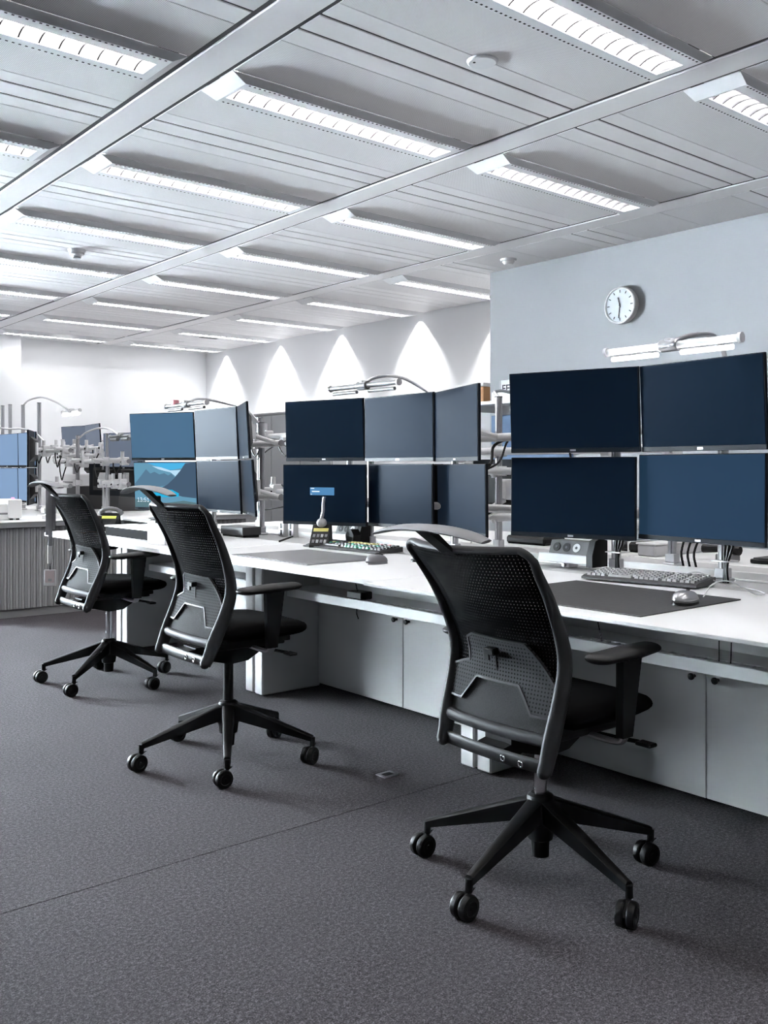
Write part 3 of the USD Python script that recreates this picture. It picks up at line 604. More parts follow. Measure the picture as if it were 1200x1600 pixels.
# cables behind the monitors
CB = [('black cable loop between left and middle banks', [(3.42, 5.45, 1.22), (3.38, 5.2, 1.30), (3.3, 4.75, 1.36), (3.2, 4.4, 1.36)]),
      ('black cable drooping to the middle bank upper left screen', [(3.42, 5.25, 1.34), (3.35, 4.9, 1.27), (3.2, 4.55, 1.21), (3.1, 4.3, 1.20)]),
      ('black cable crossing low between left and middle banks', [(3.45, 5.2, 1.05), (3.35, 4.9, .96), (3.25, 4.55, .90), (3.1, 4.3, .89)]),
      ('black cable rising to the middle bank lower left screen', [(3.45, 5.4, .88), (3.4, 5.05, .92), (3.25, 4.6, 1.0), (3.1, 4.3, 1.06)]),
      ('thick black cable bundle sagging between middle and right banks', [(3.2, 3.19, 1.17), (3.25, 3.12, 1.18), (3.3, 3.14, 1.27), (3.3, 2.99, 1.31), (3.25, 2.84, 1.33)]),
      ('second black cable beside the sagging bundle between middle and right banks', [(3.2, 3.14, 1.14), (3.28, 3.09, 1.19), (3.32, 3.07, 1.29), (3.3, 2.94, 1.32)]),
      ('black cable low between middle and right banks', [(3.2, 3.24, .86), (3.2, 3.12, .93), (3.2, 2.99, .98), (3.15, 2.84, .99)]),
      ('white cable low between middle and right banks', [(3.22, 3.22, .80), (3.2, 3.14, .90), (3.2, 3.04, .95), (3.2, 2.89, .97)])]
for lab, p in CB: solo('cable', lab, 'cable', G().sweep(curve(p, 20), .007 if 'thick' in lab else .005, 8), 'white' if 'white' in lab else 'black')
for y, lab in ((1.863, 'right pole'), (2.336, 'left pole')):
    t = thing('cable_bundle', f'black cables strapped beside the {lab} under the right-hand bank', 'cables', (3.165, y, DZ))
    for k in range(3): part(t, 'cable', G().sweep(curve([(-.03 - .006 * k, -.02 - .012 * k, .0), (-.036, -.028 - .004 * k, .06), (-.03, -.024 - .014 * k, .12), (-.02, -.03 - .02 * k, .2)], 14), .005, 8), 'black')
    part(t, 'strap', G().box(-.046, .02, -.05, .02, .075, .080), 'white')
t = thing('cable_bundle', 'black cables beside the silver pole under the right-hand bank centre', 'cables', (3.53, 2.315, DZ))
for k in range(3): part(t, 'cable', G().sweep(curve([(-.01, -.06 - .03 * k, .0), (-.01, -.05 - .03 * k, .06), (-.02, -.08 - .035 * k, .14), (-.02, -.10 - .04 * k, .2)], 14), .005, 8), 'black')

# ------------------------------------------------------------------ reading lamps over the banks
def desk_lamp(label, ctr, ang, arm, lit, L=.50, name='desk_lamp', tag=False):
    t = thing(name, label, 'lamp', ctr, ang, 'curved-arm desk lamps')
    R_ = np.array(rotz(-ang))
    for sgn in (-1, 1):
        part(t, 'lamp_head', G().sweep([(0, sgn * .035, 0), (0, sgn * L / 2, 0)], .012, 16), 'lamp_grey' if not lit else 'white')
        part(t, 'end_cap', G().cyl((0, sgn * L / 2, 0), (0, sgn * (L / 2 + .012), 0), .0165), 'lightgrey')
        part(t, 'light_tube', G().cyl((0, sgn * .045, -.027), (0, sgn * (L / 2 - .02), -.027), .0085 if L > .45 else .016), 'tube_glow' if lit else 'lamp_grey')
    part(t, 'centre_joint', G().lathe([(.001, -.036), (.018, -.036), (.021, -.03), (.021, .03), (.018, .036), (.001, .036)], 20).mat([[1, 0, 0], [0, 0, 1], [0, 1, 0]]).box(-.016, .03, -.012, .012, -.01, .024, .004), 'alu' if lit else 'lamp_grey')
    loc = [R_ @ (np.asarray(q) - np.asarray(ctr)) for q in arm]
    part(t, 'curved_arm', G().sweep(curve(loc, 28), .0085, 10), 'alu')
    if tag: part(t, 'tag', G().box(-.02, .02, .12, .16, .005, .035, .004), 'pink')
    return t
desk_lamp('lit double-tube lamp above the nearest right-hand bank', (2.75, 1.815, 1.570), 0, [(3.165, 1.863, 1.48), (3.12, 1.83, 1.56), (3.0, 1.80, 1.62), (2.86, 1.80, 1.612), (2.76, 1.815, 1.582)], True)
desk_lamp('unlit grey lamp on a curved arm above the middle bank', (2.75, 3.462, 1.546), 0, [(3.19, 3.30, 1.42), (3.15, 3.38, 1.50), (3.07, 3.52, 1.60), (2.97, 3.56, 1.612), (2.85, 3.51, 1.59), (2.76, 3.465, 1.556)], False)
desk_lamp('unlit lamp with a pink tag above the left-hand bank', (2.75, 5.20, 1.548), 0, [(3.18, 5.02, 1.42), (3.14, 5.15, 1.53), (3.05, 5.35, 1.59), (2.92, 5.36, 1.60), (2.82, 5.26, 1.575), (2.76, 5.2, 1.556)], False, tag=True)
desk_lamp('lit lamp on a long curved arm at the far left', (3.35, 8.55, 1.685), 0, [(3.28, 9.63, 1.79), (3.28, 9.45, 1.835), (3.30, 9.15, 1.845), (3.32, 8.85, 1.785), (3.35, 8.57, 1.69)], True, .40)
desk_lamp('unlit lamp on a white curved arm left of the left-hand bank', (3.50, 7.82, 1.44), 0, [(3.56, 8.92, 1.44), (3.56, 8.7, 1.50), (3.56, 8.4, 1.53), (3.53, 8.1, 1.51), (3.5, 7.85, 1.45)], False, .4)
desk_lamp('unlit lamp arching low over the far left pale blue screens', (3.0, 9.75, 1.58), 0, [(3.28, 9.05, 1.42), (3.25, 9.2, 1.50), (3.2, 9.4, 1.545), (3.1, 9.6, 1.55), (3.0, 9.73, 1.585)], False, .4)
desk_lamp('unlit lamp behind the upper right edge of the middle bank', (4.1, 3.55, 1.50), 0, [(3.53, 3.33, 1.52), (3.6, 3.42, 1.56), (3.8, 3.5, 1.57), (4.1, 3.55, 1.51)], False, .4)

# ------------------------------------------------------------------ things on the desks
t = thing('desk_pad', 'dark leather desk pad under the right-hand mouse and keyboard', 'desk pad', (2.49, 1.885, DZ))
part(t, 'pad', G().box(-.265, .265, -.325, .325, 0, .004, .0015), 'leather')
t = thing('desk_pad', 'glossy grey desk pad on the middle desk', 'desk pad', (2.53, 3.62, DZ))
part(t, 'pad', G().box(-.215, .23, -.325, .30, 0, .004, .0015), 'grey'); part(t, 'clear_sheet', G().box(-.205, .22, -.315, .29, .004, .0055, .0005), 'pad_gloss')

def keyboard(label, loc, rz, mats, base_mat, individually, W=.45, D=.155):
    """x = depth (front edge at -D/2 faces the sitter at -x), y = width"""
    t = thing('keyboard', label, 'keyboard', loc, rz)
    slope = lambda x: .012 + (x + D / 2) / D * .014
    part(t, 'case', G().hull([(x, y, z) for x, z1 in ((-D / 2, .010), (-D / 2 + .02, .016), (D / 2 - .004, .026)) for y in (-W / 2, W / 2) for z in (.002, z1)]), base_mat)
    part(t, 'foot', G().box(D / 2 - .03, D / 2 - .01, -W / 2 + .03, -W / 2 + .06, 0, .004), 'black', smooth=False); part(t, 'foot', G().box(D / 2 - .03, D / 2 - .01, W / 2 - .06, W / 2 - .03, 0, .004), 'black', smooth=False)
    if not individually: part(t, 'palm_edge', G().box(-D / 2 - .02, -D / 2, -W / 2, W / 2, .001, .009, .003), base_mat)
    rows = 6; px = (D - .028) / rows; py = (W - .024) / 22; groups = {}
    r2 = random.Random(len(label))
    for r in range(rows):
        x = D / 2 - .012 - px * (r + .5); c = 0.0
        while c < 21.9:
            wd = 6.0 if (r == 5 and 3.9 < c < 4.1) else 1.0
            if 15 <= c < 15.5 or 18.5 <= c < 19: c += .5; continue
            y = W / 2 - .012 - py * (c + wd / 2); z = slope(x)
            k = G().hull([(x + dx * px * s, y + dy * py * (wd / 2 if s > .45 else wd / 2 - .03) * (1 if s > .45 else .86), z + h) for s, h in ((.44, 0), (.33, .009)) for dx in (-1, 1) for dy in (-.92, .92)])
            mt = mats[0]
            if len(mats) > 1:
                u = c / 22
                if r <= 1 and .32 < u < .72: mt = 'key_yellow'
                elif r == 0 and u < .22 and r2.random() < .6: mt = 'key_red'
                elif r >= 2 and r2.random() < (.34 if .45 < u < .8 else .10): mt = 'key_green'
                elif r2.random() < .05: mt = 'key_red' if u > .7 else 'key_yellow'
            if individually: part(t, 'key', k, mt, smooth=False)
            else: groups.setdefault(mt, G()).m.extend(k.m)
            c += wd
    for mt, g in groups.items(): part(t, {'key_dark': 'dark_keys', 'key': 'grey_keys'}.get(mt, mt + 's'), g, mt, smooth=False, kind='stuff')
    return t
keyboard('dark grey keyboard above the leather pad on the nearest desk', (2.92, 2.02, DZ + .004), 9, ['key'], 'socket_grey', True, .44, .17)
keyboard('black keyboard with coloured keys on the middle desk', (2.965, 3.815, DZ), 1, ['key_dark', 'x'], 'key_dark', False, .60, .16)

def mouse(label, loc, rz, top, low, L=.115, Wd=.062):
    t = thing('mouse', label, 'mouse', loc, rz)
    def shape(z0, z1, e):
        u = np.linspace(0, 2 * math.pi, 28, endpoint=False); V = []
        for k in range(7):
            q = k / 6 * math.pi / 2
            V += [(L / 2 * np.sign(math.cos(a)) * abs(math.cos(a)) ** .8 * math.cos(q) ** e * (1 if math.cos(a) > 0 else .96), Wd / 2 * np.sign(math.sin(a)) * abs(math.sin(a)) ** .8 * math.cos(q) ** e, z0 + (z1 - z0) * math.sin(q) * (1 - .18 * math.cos(a) * math.cos(q))) for a in u]
        return G().hull(V)
    part(t, 'base', shape(0, .014, .3), low, smooth=40); part(t, 'shell', shape(.008, .040, .55), top, smooth=True)
    part(t, 'scroll_wheel', G().cyl((.028, -.004, .034), (.028, .004, .034), .008), 'black')
    part(t, 'button_split', G().box(.0, L / 2 - .01, -.0008, .0008, .0375, .0395), 'black')
    return t
mouse('silver and black mouse standing on the leather pad', (2.53, 1.615, DZ + .004), 15, 'mouse_silver', 'black', .125, .07)
mouse('grey mouse beside the glossy pad on the middle desk', (2.59, 3.165, DZ), 5, 'mouse_grey', 'grey')
mouse('grey mouse half hidden by the nearest chair back', (2.82, 3.13, DZ), 0, 'mouse_grey', 'black')
solo('mouse_cable', 'thin pale cable looping from the silver mouse round the keyboard', 'cable', G().sweep(curve([(2.605, 1.60, .765), (2.66, 1.60, .80), (2.76, 1.60, .80), (2.84, 1.56, .757), (2.92, 1.57, .752), (2.99, 1.66, .752), (3.02, 1.78, .752), (3.0, 1.86, .79), (2.98, 1.92, .775)], 40), .0022, 6), 'lightgrey')
solo('mouse_cable', 'pale cable curving beside the mice on the middle desk', 'cable', G().sweep(curve([(2.88, 3.13, .76), (2.93, 3.16, .75), (2.98, 3.3, .75), (3.0, 3.45, .75)], 20), .0025, 6), 'lightgrey')

def power_block(label, loc, L, n, plug=None):
    t = thing('power_block', label, 'power block', loc, 0)
    part(t, 'foot_rail', G().box(-.045, .045, -L / 2, L / 2, .02, .058, .004), 'lightgrey')
    part(t, 'clamp', G().box(-.03, .03, -.02, .02, 0, .02, .002), 'alu'); part(t, 'clamp_screw', G().cyl((-.046, 0, .012), (-.03, 0, .012), .008), 'alu')
    part(t, 'socket_bar', G().prism([(-.045, .058), (-.025, .112), (.045, .112), (.045, .058)], -L * .02 - L / 2 + .012, L * .28, 'y'), 'socket_grey')
    for e0, e1 in ((-L / 2 - .02, -L / 2),): part(t, 'end_cap', G().prism([(-.05, .012), (-.05, .06), (-.028, .118), (.0, .128), (.05, .118), (.05, .012)], e0, e1 + .01, 'y'), 'black')
    for i in range(n):
        y = L * .28 - .036 - i * .052; c = np.array([-.035, y, .085]); nrm = np.array([-.054, 0, .020]) / .0576
        s = part(t, 'socket', G().cyl(c - nrm * .001, c + nrm * .0022, .0185, n=24), 'black' if i < n - 1 else 'lightgrey')
        part(s, 'socket_pin', G().cyl(c + nrm * .002, c + nrm * .0032, .006), 'ink')
    return t
power_block('aluminium power block with black sockets under the right-hand bank', (3.13, 2.545, DZ), .27, 3)
power_block('aluminium power block with black sockets under the middle bank', (3.15, 4.08, DZ), .25, 3)
t = thing('plug', 'black plug adaptor standing upright behind the coloured keyboard', 'plug', (3.04, 3.915, DZ + .03))
part(t, 'housing', G().hull([(x, y, z) for x in (-.02, .03) for y, z in ((-.03, 0), (.03, 0), (-.034, .035), (.034, .035), (-.012, .065), (.012, .065))]), 'black'); part(t, 'lead', G().sweep([(0, 0, .01), (0, 0, -.028)], .004, 8), 'black')

def desk_phone(label, loc, rz, disp, handset, keys=True, hw=.085):
    t = thing('desk_phone', label, 'phone', loc, rz)
    part(t, 'base', G().prism([(-.07, 0), (-.07, .012), (.03, .115), (.055, .115), (.075, 0)], -hw, hw, 'y'), 'black')
    sl = lambda u, v0, v1, y0, y1, h: G().hull([(-.07 + .10 * v - .72 * q, y, .012 + .103 * v + .70 * q) for v in (v0, v1) for y in (y0, y1) for q in (0, h)])
    part(t, 'display', sl(0, .66, .82, -hw + .008, hw - .008, .0015), disp, smooth=False)
    if keys:
        for r in range(2):
            for c in range(4): part(t, 'button', sl(0, .12 + .26 * r, .26 + .26 * r, (-.82 + .44 * c) * hw, (-.54 + .44 * c) * hw, .003), 'lightgrey' if (r, c) in ((1, 1), (0, 0), (0, 2)) else 'grey', smooth=False)
    if handset == 'mic':
        part(t, 'speaker_head', G().ball((.02, 0, .125), (.02, .028, .026)), 'lightgrey', smooth=True)
        part(t, 'gooseneck', G().sweep(curve([(.02, .0, .15), (.02, -.008, .19), (.02, -.01, .235), (.02, -.014, .262)], 16), [.010] * 3 + [.009] * 13, 10), 'alu')
    else:
        part(t, 'handset', G().sweep(curve([(.05, .07, .105), (.035, .05, .135), (.03, 0, .145), (.035, -.05, .135), (.05, -.07, .105)], 20), [.02] * 4 + [.014] * 13 + [.02] * 4, 10), 'grey')
    return t
desk_phone('black desk phone with yellow label strip and upright metal microphone', (2.93, 4.045, DZ), 42, 'yellow', 'mic', True, .048)
desk_phone('black desk phone with lime display on the far desk', (2.60, 5.99, DZ), 45, 'lime', 'set', False, .06)
solo('pen', 'black pen leaning by the phone on the middle desk', 'pen', G().sweep([(3.10, 4.56, .762), (2.93, 4.44, .75)], .0055, 8), 'black')
t = thing('pen_box', 'white ribbed organiser box with pens on the far desk', 'organiser', (2.39, 4.745, DZ))
part(t, 'box', G().box(-.06, -.055, -.105, .105, 0, .115, .001).box(.055, .06, -.105, .105, 0, .115, .001).box(-.06, .06, -.105, -.10, 0, .115, .001).box(-.06, .06, .10, .105, 0, .115, .001).box(-.06, .06, -.105, .105, 0, .004), 'white', smooth=False)
for k in range(5): part(t, 'rib', G().box(-.0615, -.06, -.08 + k * .038, -.074 + k * .038, .005, .112), 'white', smooth=False)
for k, (y, dx, m_) in enumerate(((-.05, .02, 'black'), (-.02, -.01, 'lightgrey'), (.02, .015, 'key_yellow'), (.045, -.02, 'black'), (.07, .0, 'navy'))): part(t, 'pen', G().cyl((dx, y, .01), (dx * 1.8, y + .01, .16), .005, n=8), m_)
def riser(label, x0, x1, y0, y1, h):
    t = thing('desk_riser', label, 'riser', (x0, y0, DZ))
    part(t, 'top_board', G().box(-.004, x1 - x0, -.01, y1 - y0 + .01, h - .010, h, .002), 'white'); part(t, 'front_panel', G().box(0, .012, 0, y1 - y0, 0, h - .012, .001), 'desk_grey')
    part(t, 'side_panel', G().box(.012, x1 - x0, 0, .012, 0, h - .012, .001), 'grey'); part(t, 'side_panel', G().box(.012, x1 - x0, y1 - y0 - .012, y1 - y0, 0, h - .012, .001), 'grey')
riser('low grey shelf box with white top beside the white organiser', 2.42, 2.62, 4.90, 5.62, .062)
riser('second low grey shelf box with white top behind the first', 2.70, 2.88, 5.10, 6.15, .075)
solo('paper_stack', 'loose white papers on the low shelf box', 'papers', G().box(-.06, .06, -.12, .12, 0, .008, .001).mat(rotz(14)).box(-.05, .06, -.1, .12, .008, .012, .001), 'paper', (2.54, 5.25, DZ + .062))
t = thing('small_stand', 'small red and black stand beside the lime display phone', 'stand', (2.80, 5.70, DZ + .075))
part(t, 'base', G().lathe([(.001, 0), (.045, 0), (.045, .01), (.008, .02), (.008, .08), (.001, .08)], 20), 'grey'); part(t, 'head', G().box(-.015, .015, -.045, .045, .08, .16, .005), 'black'); part(t, 'red_button', G().box(-.02, .0, -.03, .02, .055, .078, .004), 'red')
t = thing('waste_cup', 'dark grey tapering cup on the far desk behind the hanging badge', 'cup', (2.52, 6.02, DZ))
part(t, 'cup', G().lathe([(.001, 0), (.032, 0), (.045, .10), (.042, .10), (.03, .004), (.001, .004)], 24), 'key_dark')
solo('card', 'orange card lying by the dark cup on the far desk', 'card', G().box(-.04, .04, -.06, .06, 0, .003), 'orange', (2.42, 5.90, DZ))
t = thing('laptop_dock', 'dark grey flat docking unit under the left-hand bank right wing', 'dock', (2.99, 4.98, DZ))
part(t, 'body', G().box(-.05, .08, -.13, .13, .012, .062, .004), 'key_dark'); part(t, 'foot', G().box(-.04, .07, -.12, .12, 0, .012), 'black')
t = thing('phone_handset', 'grey handset of the facing row lying beneath the right-hand bank', 'phone', (3.86, 2.25, DZ))
part(t, 'body', G().box(-.04, .04, -.04, .04, 0, .035, .006), 'grey'); part(t, 'handset', G().sweep([(.0, .12, .05), (0, .0, .055), (0, -.06, .05)], [.02, .014, .02], 10), 'black')
t = thing('keyboard', 'black keyboard of the facing row at the right edge', 'keyboard', (3.92, 1.92, DZ)); part(t, 'case', G().box(-.07, .07, -.22, .22, .002, .02, .004), 'black'); part(t, 'keys', G().box(-.06, .06, -.21, .21, .02, .026, .002), 'key_dark', kind='stuff')
t = thing('dark_pouch', 'black device of the facing row under the right-hand bank centre', 'device', (4.0, 2.82, DZ)); part(t, 'body', G().box(-.09, .09, -.10, .10, 0, .05, .012), 'black'); part(t, 'band', G().box(-.092, .092, -.012, .0, .0, .052, .003), 'white')
t = thing('dark_pouch', 'black device of the facing row left of the power block', 'device', (3.95, 3.45, DZ)); part(t, 'body', G().box(-.09, .09, -.14, .14, 0, .045, .012), 'black'); part(t, 'lid', G().box(-.07, .07, -.10, .10, .045, .055, .004), 'key_dark')
t = thing('desk_riser', 'pale duct box standing on the facing desk behind the right-hand keyboard', 'riser', (3.80, 2.62, DZ)); part(t, 'body', G().box(-.02, .60, -.05, .05, 0, .055, .006), 'lightgrey'); part(t, 'top_board', G().box(-.025, .605, -.055, .055, .055, .063, .002), 'white')

# ------------------------------------------------------------------ far bench at left
t = thing('tambour_cabinet', 'grey ribbed tambour end cabinet of the far bench at left', 'cabinet', (0, 7.44, 0))
part(t, 'carcass', G().box(2.16, 4.55, .012, .50, .06, .70, .002), 'tambour'); part(t, 'plinth', G().box(2.18, 4.53, .02, .48, 0, .06), 'tambour')
s1, s2 = G(), G(); x = 2.165; k = 0
while x < 4.53:
    (s1 if k % 2 else s2).box(x, x + .020, 0 if k % 2 else .003, .012, .065, .695, .003); x += .0225; k += 1
part(t, 'ribs', s1, 'tambour', smooth=False, kind='stuff'); part(t, 'ribs', s2, 'tambour_light', smooth=False, kind='stuff')
t = thing('far_bench', 'white topped far bench with a thick grey edge at left', 'desk', (0, 0, 0))
part(t, 'tabletop', G().box(2.12, 4.60, 7.40, 10.4, DZ - .006, DZ, .002), 'desk'); part(t, 'edge_band', G().box(2.125, 4.595, 7.405, 10.395, .70, DZ - .006, .002), 'desk_edge')
for y in (8.9, 10.2): part(t, 'leg_panel', G().box(2.6, 4.1, y, y + .07, .002, .70, .004), 'leg')
t = thing('printer', 'white document scanner with red light on the far bench, left edge', 'scanner', (2.50, 7.78, DZ))
part(t, 'body', G().box(-.25, .02, -.08, .20, 0, .13, .008), 'white'); part(t, 'side_block', G().box(.0, .11, -.10, .16, .012, .165, .008), 'white'); part(t, 'paper_slot', G().box(-.22, .0, -.083, -.078, .045, .06), 'grey')
part(t, 'red_light', G().box(.045, .065, -.05, -.03, .165, .18, .003), 'redled'); part(t, 'foot', G().box(.02, .04, -.09, -.07, 0, .012), 'black'); part(t, 'foot', G().box(.07, .09, -.09, -.07, 0, .012), 'black')
t = thing('card_reader', 'small grey and white device beside the white scanner', 'device', (2.83, 7.75, DZ)); part(t, 'base', G().box(-.06, .10, -.06, .06, 0, .03, .004), 'white'); part(t, 'head', G().box(-.03, .08, -.03, .05, .045, .09, .006), 'lightgrey'); part(t, 'neck', G().box(-.01, .01, -.01, .02, .03, .045), 'grey')
for lab, x, y, z0, w, h in (('white printer box under the navy folders on the far bench', 3.95, 8.75, .98, .36, .10), ('left white printer box of the far bench', 3.80, 9.35, .98, .36, .12)):
    t = thing('printer', lab, 'printer', (x, y, DZ))
    part(t, 'stand', G().box(-.12, .2, -w / 2 + .02, w / 2 - .02, 0, z0 - DZ, .004), 'key_dark'); part(t, 'body', G().box(-.16, .24, -w / 2, w / 2, z0 - DZ, z0 - DZ + h, .012), 'white'); part(t, 'output_slot', G().box(-.163, -.15, -w / 2 + .04, w / 2 - .04, z0 - DZ + .03, z0 - DZ + .045), 'grey')
solo('folder', 'navy folders lying on the white printer box', 'folder', G().box(-.12, .16, -.17, .17, 0, .05, .004), 'navy', (3.95, 8.75, 1.08))
solo('folder', 'pink tray above the navy folders on the far bench', 'folder', G().box(-.10, .14, -.19, .15, 0, .03, .004), 'pink', (3.97, 8.80, 1.20))
solo('folder', 'black bag tucked between the white arms of the far bench', 'bag', G().box(-.08, .1, -.09, .09, 0, .10, .03), 'black', (3.85, 9.22, 1.11))

# ------------------------------------------------------------------ office chairs: x faces the desk, y to the sitter's left, origin on the floor under the column
def chair(label, loc, rz, lift, tilt, leg0, column, castor):
    t = thing('office_chair', label, 'chair', loc, rz, 'mesh-backed swivel chairs')
    part(t, 'hub', G().lathe([(.001, .235), (.026, .235), (.036, .228), (.044, .205), (.046, .15), (.040, .14), (.036, .105), (.026, .10), (.025, .055), (.001, .055)], 28), 'black')
    for i in range(5):
        q = leg0 + 72 * i - rz; R = rotz(q)
        leg = G().hull([(x, y, z) for x, w, zt, h in ((.03, .024, .222, .062), (.12, .020, .188, .048), (.345, .0125, .108, .024)) for y, z in ((-w, zt - h), (w, zt - h), (-w, zt - .006), (w, zt - .006), (-w * .55, zt), (w * .55, zt))])
        leg.cyl((.345, 0, .10), (.345, 0, .068), .011)
        part(t, 'leg', leg.mat(R), 'black')
        tip = R @ np.array([.345, 0, 0]); S = rotz(castor[i] - rz)
        cst = G().hull([(x, y, z) for x, z in ((.0, .072), (.02, .072), (-.03, .05), (-.044, .033)) for y in (-.006, .006)]).cyl((-.018, -.026, .034), (-.018, .026, .034), .006)
        cp = part(t, 'castor', cst.mat(S, tip), 'black')
        for sgn in (-1, 1):
            w = G().lathe([(.001, .004), (.031, .004), (.0335, .008), (.0335, .019), (.031, .024), (.020, .026), (.018, .0245), (.001, .0245)], 28).mat([[1, 0, 0], [0, 0, sgn], [0, 1, 0]], (-.018, 0, .0335))
            part(cp, 'wheel', w.mat(S, tip), 'black')
    zt = .365 + lift
    if column == 'chrome': part(t, 'gas_column', G().cyl((0, 0, .23), (0, 0, zt), .0175, n=24), 'chrome', label='chrome gas column')
    else: part(t, 'gas_column', G().cyl((0, 0, .23), (0, 0, zt), .020, n=24), 'black')
    up = lambda g: g.apply(lambda v: v + np.array([0, 0, lift]))
    mech = G().hull([(-.17, y, z) for y in (-.05, .05) for z in (.385, .425)] + [(-.02, y, .345) for y in (-.055, .055)] + [(.06, y, .352) for y in (-.055, .055)] + [(.15, y, z) for y in (-.06, .06) for z in (.405, .43)])
    mech.box(-.14, .16, -.17, .17, .425, .442, .004)
    part(t, 'tilt_mechanism', up(mech), 'black')
    for sgn, x in ((-1, .09), (1, .06)):
        part(t, 'lever', up(G().sweep([(x, sgn * .05, .405), (x + .02, sgn * .20, .405), (x + .03, sgn * .25, .405)], [.006, .006, .006], 8).box(x + .01, x + .045, sgn * .25, sgn * .30, .400, .410, .003)), 'black')
    seat = np.vstack([ball_pts(c, r) for c, r in (((.20, .16, .486), (.06, .07, .030)), ((.20, -.16, .486), (.06, .07, .030)), ((.10, .195, .490), (.06, .045, .032)), ((.10, -.195, .490), (.06, .045, .032)), ((-.075, .175, .488), (.06, .06, .034)), ((-.075, -.175, .488), (.06, .06, .034)), ((.04, 0, .485), (.17, .2, .043)), ((.03, 0, .455), (.14, .18, .012)))])
    st = trimesh.convex.convex_hull(seat); st = st.subdivide_loop(1)
    part(t, 'seat', up(G().tm(st)), 'black_soft', smooth=60)
    part(t, 'seat_pan', up(G().hull([(x, y, z) for x, w in ((-.12, .17), (.17, .19)) for y in (-w, w) for z in (.440, .458)])), 'black')
    # backrest: side profile (x, z) and half width along it
    prof = curve([(-.200, 0, .392), (-.165, 0, .475), (-.122, 0, .575), (-.103, 0, .65), (-.113, 0, .725), (-.150, 0, .83), (-.195, 0, .915), (-.226, 0, .972)], 42)
    PZ, PX = prof[:, 2], prof[:, 0]
    px = lambda z: float(np.interp(z, PZ, PX)); hw = lambda z: float(np.interp(z, [.37, .5, .65, .8, .9, .97], [.193, .200, .207, .216, .226, .240]))
    bow = lambda z: float(np.interp(z, [.6, .97], [.016, .052]))
    ct, stn = math.cos(math.radians(tilt)), math.sin(math.radians(tilt))
    def bk(g):
        def f(v):
            dx, dz = v[:, 0] + .05, v[:, 2] - .42
            return np.c_[-.05 + dx * ct - dz * stn, v[:, 1], .42 + dz * ct + dx * stn + lift]
        return g.apply(f)
    fr = G()
    for sgn in (-1, 1):
        zs = np.linspace(.388, .945, 26); pts = [(px(max(z, .392)) + (0 if z > .392 else -.004), sgn * hw(z), z) for z in zs]; rad = [(float(np.interp(z, [.37, .5, .7, .95], [.019, .019, .0155, .0105])), float(np.interp(z, [.37, .46, .65, .95], [.020, .028, .024, .0115]))) for z in zs]
        for q in np.linspace(0, math.pi / 2, 8)[1:]:
            z = .945 + .030 * math.sin(q); pts.append((px(z) - .003, sgn * (hw(.952) - .035 * (1 - math.cos(q))), z)); rad.append((.0095, .010))
        for u in (.6, .3, 0): pts.append((px(.972) - .003 - bow(.972) * (1 - u * u), sgn * u * .215, .977)); rad.append((.0085, .012))
        fr.sweep(pts, rad, 12, side=(0, 1, 0))
        fr.ball((px(.392) - .004, sgn * .193, .390), (.019, .017, .017))
    part(t, 'back_frame', bk(fr), 'frame', smooth=50)
    cb = G().sweep([(px(.462) - .004 - .012 * (1 - (u) ** 2), u * .196, .462) for u in np.linspace(-1, 1, 11)], [(.018, .015)] * 11, 14, side=(0, 0, 1))
    part(t, 'crossbar', bk(cb), 'frame', smooth=50)
    bb = G().sweep([(px(.40) + .002 - .010 * (1 - u * u), u * .19, .398) for u in np.linspace(-1, 1, 11)], [(.020, .009)] * 11, 12, side=(0, 0, 1))
    part(t, 'bottom_bar', bk(bb), 'black', smooth=50)
    part(t, 'back_bracket', bk(G().hull([(-.20, y, z) for y in (-.05, .05) for z in (.382, .418)] + [(-.10, y, z) for y in (-.05, .05) for z in (.385, .425)])), 'black')
    for y in (-.055, -.120):
        tor = trimesh.creation.torus(.0075, .0022, 20, 8); part(t, 'screw', bk(G().tm(tor).mat([[0, 0, 1], [1, 0, 0], [0, 1, 0]], (px(.40) - .017, y, .398))), 'chrome')
    # knit: a woven net of diamond cells between the rails
    def S(u, z): w = hw(z) - .008; return np.array([px(z) - .004 - bow(z) * (1 - u * u), u * w, z])
    nu, nz = 42, 40; z0, z1 = .575, .968
    V = []; F = []
    def vid(p): V.append(p); return len(V) - 1
    grid = [[vid(S(-1 + 2 * i / nu, z0 + (z1 - z0) * j / nz)) for i in range(nu + 1)] for j in range(nz + 1)]
    for j in range(nz):
        for i in range(nu):
            c = [grid[j][i], grid[j][i + 1], grid[j + 1][i + 1], grid[j + 1][i]]
            uc, zc = -1 + 2 * (i + .5) / nu, z0 + (z1 - z0) * (j + .5) / nz; hu, hz = .07 * 2 / nu, .115 * (z1 - z0) / nz
            e = [vid(S(uc, zc - hz)), vid(S(uc + hu, zc)), vid(S(uc, zc + hz)), vid(S(uc - hu, zc))]
            for k in range(4):
                F += [(c[k], c[(k + 1) % 4], e[k]), (c[(k + 1) % 4], e[(k + 1) % 4], e[k])]
    part(t, 'back_mesh', bk(G().add(V, F)), 'knit', smooth=False)
    V = [S(u, z) for z in np.linspace(.462, .576, 8) for u in np.linspace(-1, 1, 15)]; F = []
    for j in range(7):
        for i in range(14): a = j * 15 + i; F += [(a, a + 1, a + 16), (a, a + 16, a + 15)]
    part(t, 'lower_back_fabric', bk(G().add(V, F)), 'knit_grey', smooth=True)
    # lumbar plate: an arch shaped plate on the back of the knit
    outer = [(-.19, .515), (-.200, .595), (-.185, .605), (-.105, .70), (.095, .705), (.125, .69), (.125, .625), (.198, .60), (.19, .515), (.135, .515), (.085, .580), (-.075, .580), (-.13, .515)]
    P2 = Polygon(outer).buffer(.004).buffer(-.004)
